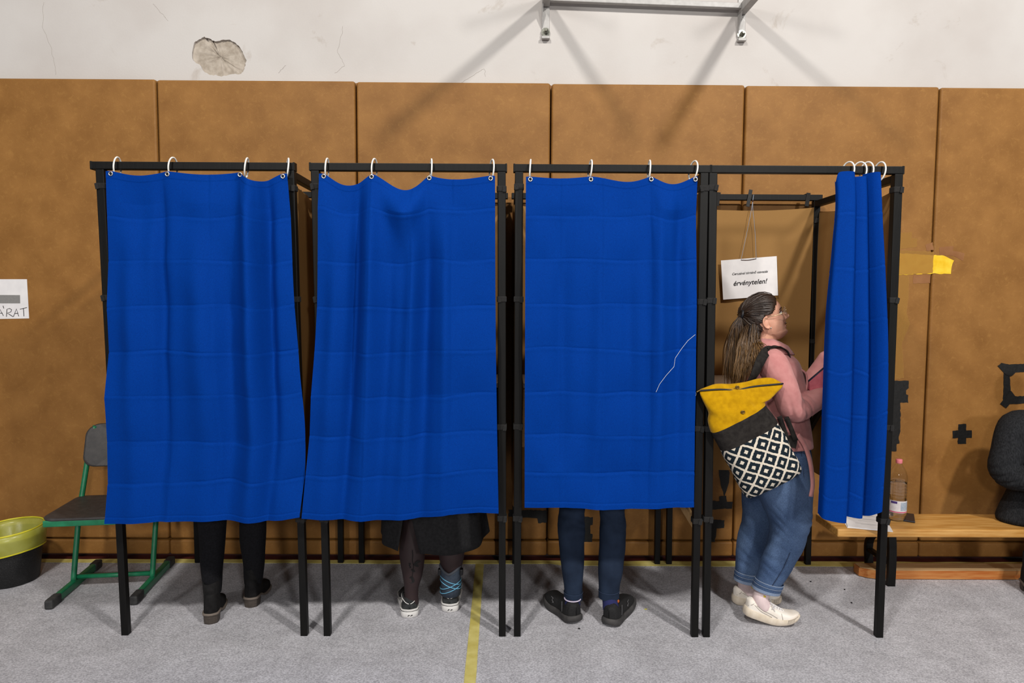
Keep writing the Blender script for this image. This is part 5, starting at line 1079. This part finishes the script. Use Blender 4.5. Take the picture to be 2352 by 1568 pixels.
# ---- voters hidden behind the curtains
def upper_body(P, x, y, zs, hip, cmat, hairm, reach, facing=1, legs=None, skin=True, armx=.2, voxel=.0065, hands_dir=None, coat_bottom=None):
    """torso, arms, head facing +Y (facing=1) or -Y; builds body, coat and hair children"""
    F_ = facing; mb = MB(); hm = frame((0, F_, -.25)); ho = V3(x, y+.02*F_, zs+.07)
    hd = head_geo(.97, 40, 40); add_local(mb, hd, hm, ho-hm@V3(-.02, 0, 0)*0)
    mb.capsule([ho+hm@V3(-.03, 0, .05), V3(x, y-.015*F_, zs-.02)], [.052, .058], 12, 3)
    mb.capsule([V3(x, y, zs-.06), V3(x, y+.01*F_, (zs+hip)/2), V3(x, y, hip)], [.10, .105, .11], 14, 4)
    ct = MB(); n = 28; a = np.linspace(0, 2*math.pi, n, endpoint=False); rings = []
    for z, hx, hy in ((zs+.055, .055, .05), (zs+.02, .12, .075), (zs-.03, .185, .10), (zs-.12, .195, .118), (zs-.28, .175, .115), ((zs+hip)/2-.05, .168, .112), (hip+.05, .185, .125), (coat_bottom if coat_bottom else hip-.08, .195, .135)):
        rings.append(np.stack([x+hx*np.cos(a), y+hy*np.sin(a), np.full(n, z)], 1))
    ct.loft(rings)
    for s_, w in zip((-1, 1), reach):
        w = np.asarray(w, float); sh_ = V3(x+s_*.18, y, zs-.04); el = (sh_+w)/2+V3(s_*.07, -.05*F_, -.10)
        mb.capsule([V3(x, y, zs-.04), sh_, el, w], [.05, .046, .038, .027], 12, 4); ct.capsule([V3(x+s_*.1, y, zs-.05), sh_, el, (el+w)/2+V3(0, 0, .0), w-(w-el)*.06], [.07, .07, .06, .052, .043], 16, 5)
        hd_ = hands_dir if hands_dir is not None else V3(-.3*s_, F_, -.1); hand(mb, w, hd_, V3(0, 0, 1) if hands_dir is None else V3(0, -1, .6), .175, s_*F_, .35)
    if legs: 
        for lg, rd in legs: mb.capsule(lg, rd, 14, 4)
    v, f = fuse(mb, voxel, 2); mk('body', (v, f), MT['skin'], P, smooth=True)
    v, f = fuse(ct, voxel, 4); v = displace(v, f, wrinkle(v, .004, 26, int(abs(x)*100)+3)); mk('coat', (v, f), MT[cmat], P, smooth=True)
    hv = MB(); g = head_geo(.97, 40, 40); c = g.verts()/.97; mm = c[:, 2]-np.interp(c[:, 0], [-.12, -.05, -.02, .03, .06, .08], [.0, .03, .10, .13, .175, .21]); cc_ = c+nrm_rows(c-V3(-.012, 0, .12))*.012*np.clip((mm+.004)/.02, 0, 1)[:, None]
    hv.add(xf_pts(cc_*.97, hm, ho), [q for q in g.f if all(mm[i] > -.005 for i in q)]); mk('hair', hv, MT[hairm], P, smooth=True)
def nrm_rows(a): return a/(np.linalg.norm(a, axis=1)[:, None]+1e-9)

# voter one: black leggings and ankle boots
V1 = root('person', (-1.32, 3.25, 0), 'person in black trousers and heeled ankle boots, upper body behind left curtain', 'person')
lL = [(940, 470, 545, 3.28, .085), (1050, 462, 535, 3.27, .078), (1180, 457, 521, 3.24, .066), (1240, 460, 516, 3.22, .06), (1300, 464, 510, 3.20, .053), (1335, 466, 509, 3.185, .045), (1362, 468, 507, 3.175, .040)]
lR = [(940, 528, 600, 3.30, .085), (1050, 538, 606, 3.315, .078), (1180, 550, 611, 3.34, .066), (1240, 553, 609, 3.345, .06), (1290, 560, 606, 3.345, .053), (1315, 561, 604, 3.345, .045), (1340, 563, 602, 3.345, .040)]
upper_body(V1, -1.33, 3.29, 1.36, .93, 'coat', 'dark_hair', [(-1.47, 3.60, 1.13), (-1.2, 3.60, 1.13)], legs=[([at(505, 960, 3.28), at(489, 1200, 3.23), at(488, 1365, 3.18)], [.07, .045, .03]), ([at(566, 960, 3.3), at(580, 1200, 3.34), at(583, 1340, 3.345)], [.07, .045, .03])])
tr = MB(); plofts(tr, lL); plofts(tr, lR); tr.capsule([V3(-1.36, 3.29, .96), V3(-1.29, 3.29, .96)], [.115, .115], 16, 3); v, f = fuse(tr, .006, 4); v = displace(v, f, wrinkle(v, .003, 36, 2)); mk('trousers', (v, f), MT['black_knit'], V1, smooth=True)
def boot(parent, heel, fwd, L=.262, Wd=.086, shaft=.135, col='boot'):
    yaw = math.atan2(fwd[1], fwd[0]); M = foot_frame(yaw); o = np.asarray(heel, float)
    zt_ = arr([(0, .052), (.3, .046), (.45, .026), (.7, .016), (1, .018)]); zb_ = arr([(0, .040), (.28, .036), (.42, .018), (.6, .002), (.8, .0), (1, .006)])
    hp = sc([(0, .075), (.06, .09), (.2, .09), (.34, .085), (.45, .072), (.6, .058), (.78, .047), (.92, .034), (1, .008)])
    up_ = MB(); add_local(up_, upper_geo(L, Wd, zt_, hp, pw=.5), np.eye(3), V3(0, 0, 0)); s_ = mkl('boot', up_, MT[col], parent, M, o)
    n = 28; a = np.linspace(0, 2*math.pi, n, endpoint=False); rg = []
    for z, rx, ry, cx_ in ((.06, .050, .036, .060), (.10, .047, .036, .058), (.14, .044, .036, .055), (.052+shaft, .043, .037, .053), (.054+shaft, .040, .034, .053), (.04+shaft, .036, .03, .053)): rg.append(np.stack([cx_+rx*np.cos(a), ry*np.sin(a), z+.004*np.sin(2*a)*(z > .15)], 1))
    mkl('shaft', MB().loft(rg, False, True), MT[col], s_, M, o)
    mkl('sole', sole_geo(L, Wd, zt_, zb_, .004), MT['welt'], s_, M, o)
    ol = outline_loop(L, Wd, .001); hl_ = ol[ol[:, 0] < .30*L]; k = np.argsort(np.arctan2(hl_[:, 1], hl_[:, 0]-.12*L)); hl_ = hl_[k]; c_ = hl_.mean(0)
    rg = [np.concatenate([(c_+(hl_-c_)*sc_), np.full((len(hl_), 1), z)], 1) for z, sc_ in ((0, .92), (.004, .95), (.04, 1.0))]; mkl('heel_block', MB().loft(rg), MT['heel'], s_, M, o, False)
    return s_
boot(V1, atz(483, 1434, 0), (-.24, .97), L=.25); boot(V1, atz(574, 1396, 0), (-.06, 1.0), L=.25)

# voter two: black skirt, sheer tights, black and white sneakers, ankle brace
V2 = root('person', (-.40, 3.3, 0), 'person in black skirt, rose-patterned tights and skate shoes, upper body hidden', 'person')
upper_body(V2, -.40, 3.33, 1.30, .88, 'skirt', 'dark_hair', [(-.54, 3.62, 1.13), (-.27, 3.62, 1.13)], legs=[([V3(-.45, 3.33, .85), at(945, 1200, 3.27), at(945, 1370, 3.225)], [.07, .045, .03]), ([V3(-.35, 3.33, .85), at(1036, 1200, 3.3), at(1034, 1345, 3.285)], [.07, .045, .03])])
tL = [(1080, 918, 990, 3.29, .07), (1150, 921, 985, 3.275, .062), (1200, 924, 979, 3.265, .055), (1250, 917, 977, 3.255, .058), (1285, 919, 975, 3.245, .055), (1320, 925, 970, 3.235, .046), (1352, 929, 961, 3.228, .036), (1385, 927, 962, 3.225, .036)]
tR = [(1080, 1000, 1075, 3.31, .07), (1150, 1003, 1072, 3.305, .062), (1200, 1006, 1068, 3.30, .055), (1245, 1006, 1068, 3.295, .058), (1275, 1008, 1066, 3.29, .055), (1305, 1014, 1060, 3.287, .046), (1335, 1018, 1053, 3.285, .037), (1368, 1016, 1054, 3.285, .036)]
for rows in (tL, tR): mk('tights', plofts(MB(), rows, 28, 1.0), MT['tights'], V2, smooth=True)
sn_ = 90; rings = []
zt_, zb0 = .98, .40
for j in range(22):
    vv_ = j/21; gap = .02+.42*max(0, (vv_-.55)/.45)**1.2; phc = math.radians(-113); ph1 = np.linspace(phc+gap/2, phc+2*math.pi-gap/2, sn_)
    hx = .20+.065*vv_; hy = .145+.05*vv_
    hemz = .325+.045*np.cos(ph1)**2+.012*np.sin(ph1*3+.4)
    z = zt_+(hemz-zt_)*vv_; rip = 1+.03*vv_*np.sin(ph1*9+.6)+.02*vv_*np.sin(ph1*5)
    rings.append(np.stack([-.40+.035*vv_+hx*rip*np.cos(ph1), 3.31+hy*rip*np.sin(ph1), z], 1))
sk_ = mk('skirt', MB().loft(rings, False, False, closed=False), MT['skirt'], V2, smooth=True); q = sk_.modifiers.new('th', 'SOLIDIFY'); q.thickness = .003
def on_tights(rows, px, py): # point on the camera side of a limb
    i = np.array([r_[0] for r_ in rows]); Yc = np.interp(py, i, [r_[3] for r_ in rows]); hy = np.interp(py, i, [r_[4] for r_ in rows]); l = np.interp(py, i, [r_[1] for r_ in rows]); r2 = np.interp(py, i, [r_[2] for r_ in rows])
    s_ = np.clip((px-(l+r2)/2)/((r2-l)/2), -.98, .98); return at(px, py, Yc-hy*math.sqrt(1-s_*s_)-.0015)
mb = MB(); mb.tube([on_tights(tL, x, y) for x, y in ((947, 1263), (948, 1275), (947, 1288), (950, 1300), (948, 1315), (946, 1330))], .0016, 5)
for cx_, cy_, ang_, sc_ in ((938, 1300, .5, 1), (957, 1292, -.7, 1), (938, 1296, -.3, .9), (956, 1298, .4, .9), (949, 1310, .6, .8), (962, 1289, 0, .7)):
    P = [on_tights(tL, cx_+sc_*(7*math.cos(q)*math.cos(ang_)-3.2*math.sin(q)*math.sin(ang_)), cy_+sc_*(7*math.cos(q)*math.sin(ang_)+3.2*math.sin(q)*math.cos(ang_))) for q in np.linspace(0, 6.28, 13)[:-1]]; mb.prism(P, (0, -.0006, 0))
P = [on_tights(tL, 945+7*math.cos(q)*(1+.2*math.sin(3*q)), 1331+8*math.sin(q)) for q in np.linspace(0, 6.28, 15)[:-1]]; mb.prism(P, (0, -.0008, 0))
mk('rose_motif', mb, MT['rose_ink'], V2, label='dark rose pattern on the sheer tights')
# ankle brace on the right ankle
n = 40; a = np.linspace(0, 2*math.pi, n, endpoint=False); bcen = at(1035, 1320, 3.285); rg = []
for z, rx, ry in ((.075, .046, .050), (.11, .044, .046), (.15, .047, .049), (.19, .051, .053), (.192, .048, .05)):
    rg.append(np.stack([bcen[0]+rx*np.cos(a), 3.287+ry*np.sin(a), z+(.03*np.abs(np.cos(a+.1))**1.2*(z > .18))+0*a], 1))
br = mk('ankle_brace', MB().loft(rg, False, False), MT['brace'], V2, smooth=True, label='dark ankle brace with pale blue straps'); q = br.modifiers.new('th', 'SOLIDIFY'); q.thickness = .003; q.offset = 1
rim_ = rg[3]; mk('brace_rim', MB().tube(rim_+V3(0, 0, .002), .006, 7, closed=True), MT['brace_pad'], br, smooth=True)
for z0, sl in ((.118, .42), (.142, -.42)):
    for dz in (-.011, .011):
        mk('brace_trim', MB().tube([V3(bcen[0]+.0515*math.cos(q), 3.287+.0545*math.sin(q), z0+dz+sl*.05*math.cos(q)) for q in a], .0018, 5, closed=True), MT['cyan'], br)
for px in (1010, 1060): mk('brace_buckle', MB().box(at(px, 1312, 3.27), (.016, .03, .03), b=.004), MT['zip'], br)
def skate_shoe(parent, heel, fwd, L=.255, Wd=.086):
    M = foot_frame(math.atan2(fwd[1], fwd[0])); o = np.asarray(heel, float); zt_ = arr([(0, .042), (.5, .036), (1, .036)]); bz = arr([(0, .001), (.8, 0), (1, .005)])
    hp = sc([(0, .030), (.05, .052), (.14, .058), (.26, .048), (.38, .050), (.48, .056), (.66, .036), (.82, .028), (.94, .02), (1, .004)])
    s_ = mkl('sneaker', upper_geo(L, Wd, zt_, hp), MT['canvas_b'], parent, M, o); mkl('sole', sole_geo(L, Wd, zt_, bz, .005), MT['sole_white'], s_, M, o)
    hc = sc([(0, .028), (.05, .034), (.2, .032), (.26, .0)]); mkl('heel_counter', upper_geo(L, Wd, zt_, lambda t: hc(t), t1=.26, inset=-.0012), MT['suede_g'], s_, M, o)
    for k, (z, m_) in enumerate(((.0345, 'ink'), (.041, 'sole_white'))): ol = outline_loop(L, Wd, .0058); mkl('foxing_line', MB().tube(np.concatenate([ol, np.full((len(ol), 1), z)], 1), .0011 if k == 0 else .0016, 5, closed=True), MT[m_], s_, M, o)
    n = 28; a = np.linspace(0, 2*math.pi, n, endpoint=False); mkl('collar', MB().tube(np.stack([.052+.046*np.cos(a), .034*np.sin(a), .088-.012*np.cos(a)*-1*.6-.010*np.cos(2*a)], 1), .0045, 7, closed=True), MT['canvas_b'], s_, M, o)
    mkl('collar_piping', MB().tube(np.stack([.052+.051*np.cos(a), .038*np.sin(a), .086+.0072*np.cos(a)-.010*np.cos(2*a)], 1), .0018, 5, closed=True), MT['sole_white'], s_, M, o)
    mkl('heel_tape', MB().box((-.0005, 0, .066), (.003, .007, .03), b=.001), MT['suede_g'], s_, M, o, False)
    x, hw, cy = shoe_outline(L, Wd, 60); st = MB()
    for sd in (-1, 1): st.tube(spline([(t_*L, np.interp(t_*L, x, cy)+sd*(np.interp(t_*L, x, hw)*q+.0015), z_) for t_, q, z_ in ((.16, .92, .062), (.24, .9, .068), (.34, .93, .060), (.46, .94, .046), (.58, .98, .04))], 16), .0022, 5)
    mkl('side_stripe', st, MT['sole_white'], s_, M, o)
    mk_ = MB()
    for y_ in (-.010, .004): mk_.box((-.0055, y_, .016), (.0012, .008, .004)); mk_.box((-.0055, y_+.004, .0125), (.0012, .003, .005))
    mkl('heel_mark', mk_, MT['ink'], s_, M, o, False)
    return s_
skate_shoe(V2, atz(941, 1419, 0), (-.16, .985), L=.262, Wd=.094); skate_shoe(V2, atz(1033, 1406, 0), (-.02, 1.0), L=.262, Wd=.094)

# voter three: dark navy jeans, black slip-on trainers turned outward
V3_ = root('person', (.41, 3.3, 0), 'person in dark navy jeans and black slip-on trainers, upper body hidden', 'person')
l3 = [(940, 1275, 1352, 3.29, .09), (1060, 1278, 1348, 3.28, .08), (1150, 1285, 1344, 3.26, .07), (1175, 1284, 1343, 3.255, .068), (1200, 1281, 1343, 3.25, .067), (1250, 1283, 1343, 3.24, .064), (1300, 1289, 1341, 3.225, .058), (1340, 1294, 1338, 3.21, .05), (1368, 1296, 1337, 3.20, .047)]
r3 = [(940, 1362, 1440, 3.29, .09), (1060, 1368, 1440, 3.275, .08), (1150, 1376, 1436, 3.245, .07), (1175, 1377, 1435, 3.24, .068), (1200, 1378, 1438, 3.235, .067), (1250, 1376, 1436, 3.22, .064), (1300, 1374, 1431, 3.20, .058), (1340, 1375, 1424, 3.19, .05), (1365, 1376, 1421, 3.18, .047)]
upper_body(V3_, .41, 3.31, 1.38, .94, 'coat', 'dark_hair', [(.27, 3.62, 1.13), (.55, 3.62, 1.13)], legs=[([V3(.35, 3.3, .9), at(1313, 1200, 3.25), at(1317, 1390, 3.2)], [.07, .045, .03]), ([V3(.47, 3.3, .9), at(1407, 1200, 3.235), at(1398, 1390, 3.18)], [.07, .045, .03])])
tr = MB(); plofts(tr, l3); plofts(tr, r3); tr.capsule([V3(.36, 3.3, .97), V3(.46, 3.3, .97)], [.12, .12], 16, 3); v, f = fuse(tr, .0055, 3); d = wrinkle(v, .0028, 36, 12)
for kx, ky in ((1300, 1190), (1330, 1215), (1400, 1195), (1415, 1210)):
    c_ = at(kx, ky, 3.18); g = np.exp(-((v-c_)**2).sum(1)/.07**2); d += -.0034*g*np.clip(np.cos((v[:, 2]-c_[2])*150+(v[:, 0]-c_[0])*50+2.0*np.sin(v[:, 0]*45+v[:, 2]*20)), -.3, 1)
v = displace(v, f, d); j3 = mk('jeans', (v, f), MT['navy_jean'], V3_, smooth=True)
for rows in (l3, r3):
    r0 = row_ring(rows, len(rows)-1, 36, .0025); mk('hem', MB().loft([r0+V3(0, 0, z_) for z_ in (-.012, 0, .018, .022)], False, False), MT['navy_jean'], j3, smooth=True); mk('hem_stitch', MB().tube(r0*1.0+V3(0, 0, .0215), .0012, 4, closed=True), MT['denim_dark'], j3)
def slip_on(parent, heel, fwd, sgn, L=.27, Wd=.092):
    M = foot_frame(math.atan2(fwd[1], fwd[0])); o = np.asarray(heel, float); zt_ = arr([(0, .042), (.2, .034), (.45, .032), (.7, .034), (1, .044)]); bz = arr([(0, .014), (.08, .003), (.2, 0), (.7, 0), (.85, .008), (1, .024)])
    hp = sc([(0, .040), (.05, .054), (.16, .056), (.3, .05), (.42, .054), (.58, .048), (.75, .038), (.9, .026), (1, .004)])
    s_ = mkl('slip_on_shoe', upper_geo(L, Wd, zt_, hp), MT['slip'], parent, M, o); mkl('sole', sole_geo(L, Wd, zt_, bz, .007), MT['slip_sole'], s_, M, o)
    hc = sc([(0, .046), (.06, .058), (.18, .058), (.25, .0)]); mkl('heel_cup', upper_geo(L, Wd, zt_, lambda t: hc(t), t1=.25, inset=-.0015), MT['slip'], s_, M, o)
    x, hw, cy = shoe_outline(L, Wd, 60); st = MB()
    for sd in (sgn,):
        y_ = lambda t_, q: np.interp(t_*L, x, cy)+sd*(np.interp(t_*L, x, hw)*q+.0015)
        st.tube(spline([(t_*L, y_(t_, q), z_) for t_, q, z_ in ((.62, .86, .075), (.56, .92, .07), (.58, .94, .062), (.54, .97, .052), (.58, .96, .05))], 16), .002, 5)
    mkl('side_mark', st, MT['slip_mark'], s_, M, o)
    pt_ = MB(); pt_.box((.27*L, np.interp(.27*L, x, cy)+sgn*(np.interp(.27*L, x, hw)+.0005), .062), (.005, .003, .05), b=.001); mkl('pull_tab', pt_, MT['slip_mark'], s_, M, o, False)
    return s_
h3l, h3r = atz(1328, 1433, 0), atz(1392, 1440, 0); slip_on(V3_, h3l+V3(-.01, .0, 0), (-.42, .91), 1); slip_on(V3_, h3r+V3(.012, 0, 0), (.50, .87), -1)
for (px, py, Y), h_, fw_ in (((1317, 1360, 3.2), h3l, (-.42, .91)), ((1398, 1360, 3.18), h3r, (.5, .87))):
    an = h_+V3(fw_[0]*.055, fw_[1]*.055, .075); so = mk('sock', MB().capsule([at(px, py, Y), (at(px, py, Y)+an)/2, an], [.036, .035, .038], 16, 4), MT['sock_n'], V3_, smooth=True)
    if px > 1350:
        for ax_, ay_, m_ in ((1390, 1374, 'sock_o'), (1418, 1380, 'sock_o'), (1413, 1386, 'sock_p')): mk('sock_patch', MB().ell(at(ax_, ay_, Y-.028 if ax_ < 1400 else Y-.02), (.010, .006, .010), 10, 8), MT[m_], so, smooth=True)
    else: mk('sock_band', MB().tube([an+V3(.0385*math.cos(q), .0385*math.sin(q), .028) for q in np.linspace(0, 6.28, 25)[:-1]], .003, 6, closed=True), MT['sock_p'], so)

# seated person at the right edge, mostly outside the picture
SP = root('person', (2.95, 3.6, 0), 'seated person in charcoal ribbed knit cardigan at the right edge', 'person')
sx_ = 2.945; bd = MB(); hm = frame((.1, -1, -.1)); ho = V3(sx_, 3.56, .985); add_local(bd, head_geo(.97, 40, 40), hm, ho)
bd.capsule([ho+hm@V3(-.03, 0, .05), V3(sx_, 3.62, .9)], [.052, .06], 12, 3); bd.capsule([V3(sx_, 3.63, .85), V3(sx_, 3.64, .6), V3(sx_, 3.64, .44)], [.10, .11, .11], 14, 4)
cg = MB(); n = 30; a = np.linspace(0, 2*math.pi, n, endpoint=False)
cg.loft([np.stack([sx_+hx*np.cos(a), yc+hy*np.sin(a), np.full(n, z)], 1) for z, hx, hy, yc in ((.965, .06, .055, 3.615), (.935, .14, .085, 3.62), (.88, .20, .105, 3.63), (.78, .215, .125, 3.63), (.62, .20, .125, 3.635), (.50, .225, .135, 3.63), (.42, .265, .15, 3.62), (.36, .285, .155, 3.615), (BZ+.005, .28, .15, 3.615))])
for s_, (shx, elx, wrx) in ((-1, (V3(sx_-.205, 3.63, .855), at(2312, 1088, 3.56), V3(2.93, 3.36, .56))), (1, (V3(sx_+.205, 3.63, .855), V3(sx_+.285, 3.58, .62), V3(2.98, 3.38, .57)))):
    bd.capsule([V3(sx_, 3.63, .86), shx, elx, wrx], [.05, .046, .038, .027], 12, 4); hand(bd, wrx, V3(-s_*.9, -.3, -.1), V3(0, -.5, .8), .175, s_, .5)
    cg.capsule([V3(sx_+s_*.1, 3.63, .86), shx, (shx+elx)/2+V3(s_*.02, 0, 0), elx, (elx+wrx)/2, wrx-(wrx-elx)*.08], [.08, .082, .078, .072, .062, .05], 18, 6)
lg = []
for s_ in (-1, 1):
    hip, kn, an = V3(sx_+s_*.09, 3.60, .43), V3(sx_+s_*.12-.02, 3.22, .47), V3(sx_+s_*.13-.06+.02, 3.50, .12)
    if s_ > 0: an = V3(sx_+.14, 3.42, .12)
    bd.capsule([hip, kn, an], [.065, .042, .03], 14, 4); lg.append((hip, kn, an))
v, f = fuse(bd, .0065, 2); mk('body', (v, f), MT['skin'], SP, smooth=True)
v, f = fuse(cg, .005, 4); d = wrinkle(v, .006, 24, 77); c_ = at(2300, 1100, 3.5); g = np.exp(-((v-c_)**2).sum(1)/.09**2); d += -.006*g*np.clip(np.cos((v[:, 2]-c_[2])*140-(v[:, 0]-c_[0])*80), -.3, 1); v = displace(v, f, d); mk('cardigan', (v, f), MT['charcoal'], SP, smooth=True)
tr = MB()
for hip, kn, an in lg: tr.capsule([hip, (hip+kn)/2+V3(0, 0, .02), kn, (kn+an)/2, an], [.098, .088, .074, .062, .052], 18, 5)
v, f = fuse(tr, .006, 4); v = displace(v, f, wrinkle(v, .004, 34, 8)); mk('jeans', (v, f), MT['navy_jean'], SP, smooth=True)
hv = MB(); g = head_geo(.97, 40, 40); c = g.verts()/.97; mm = c[:, 2]-np.interp(c[:, 0], [-.12, -.05, -.02, .03, .06, .08], [.0, .03, .10, .13, .175, .21]); cc_ = c+nrm_rows(c-V3(-.012, 0, .12))*.012*np.clip((mm+.004)/.02, 0, 1)[:, None]
hv.add(xf_pts(cc_*.97, hm, ho), [q for q in g.f if all(mm[i] > -.005 for i in q)]); mk('hair', hv, MT['dark_hair'], SP, smooth=True)
for s_ in (-1, 1):
    q_ = lambda x, y, z: hm@(V3(x, y, z)*.97)+ho
    eb = mk('eye', MB().ell(q_(.0655, s_*.0305, .118), (.011,)*3, 12, 8), MT['eye'], SP, smooth=True); mk('iris', MB().ell(q_(.0735, s_*.031, .118), (.0052,)*3, 10, 6), MT['iris'], eb, smooth=True)
    mk('eyebrow', MB().tube([q_(.0845-.020*t_**1.6, s_*(.014+.034*t_), .1335+.0055*math.sin(math.pi*(.2+.75*t_))) for t_ in np.linspace(0, 1, 8)], .003, 6), MT['brow'], SP, smooth=True)
boot(SP, V3(lg[0][2][0]-.0, lg[0][2][1]+.055, 0), (-.28, -.96), shaft=.15); boot(SP, V3(lg[1][2][0], lg[1][2][1]+.055, 0), (.2, -.98), shaft=.15)
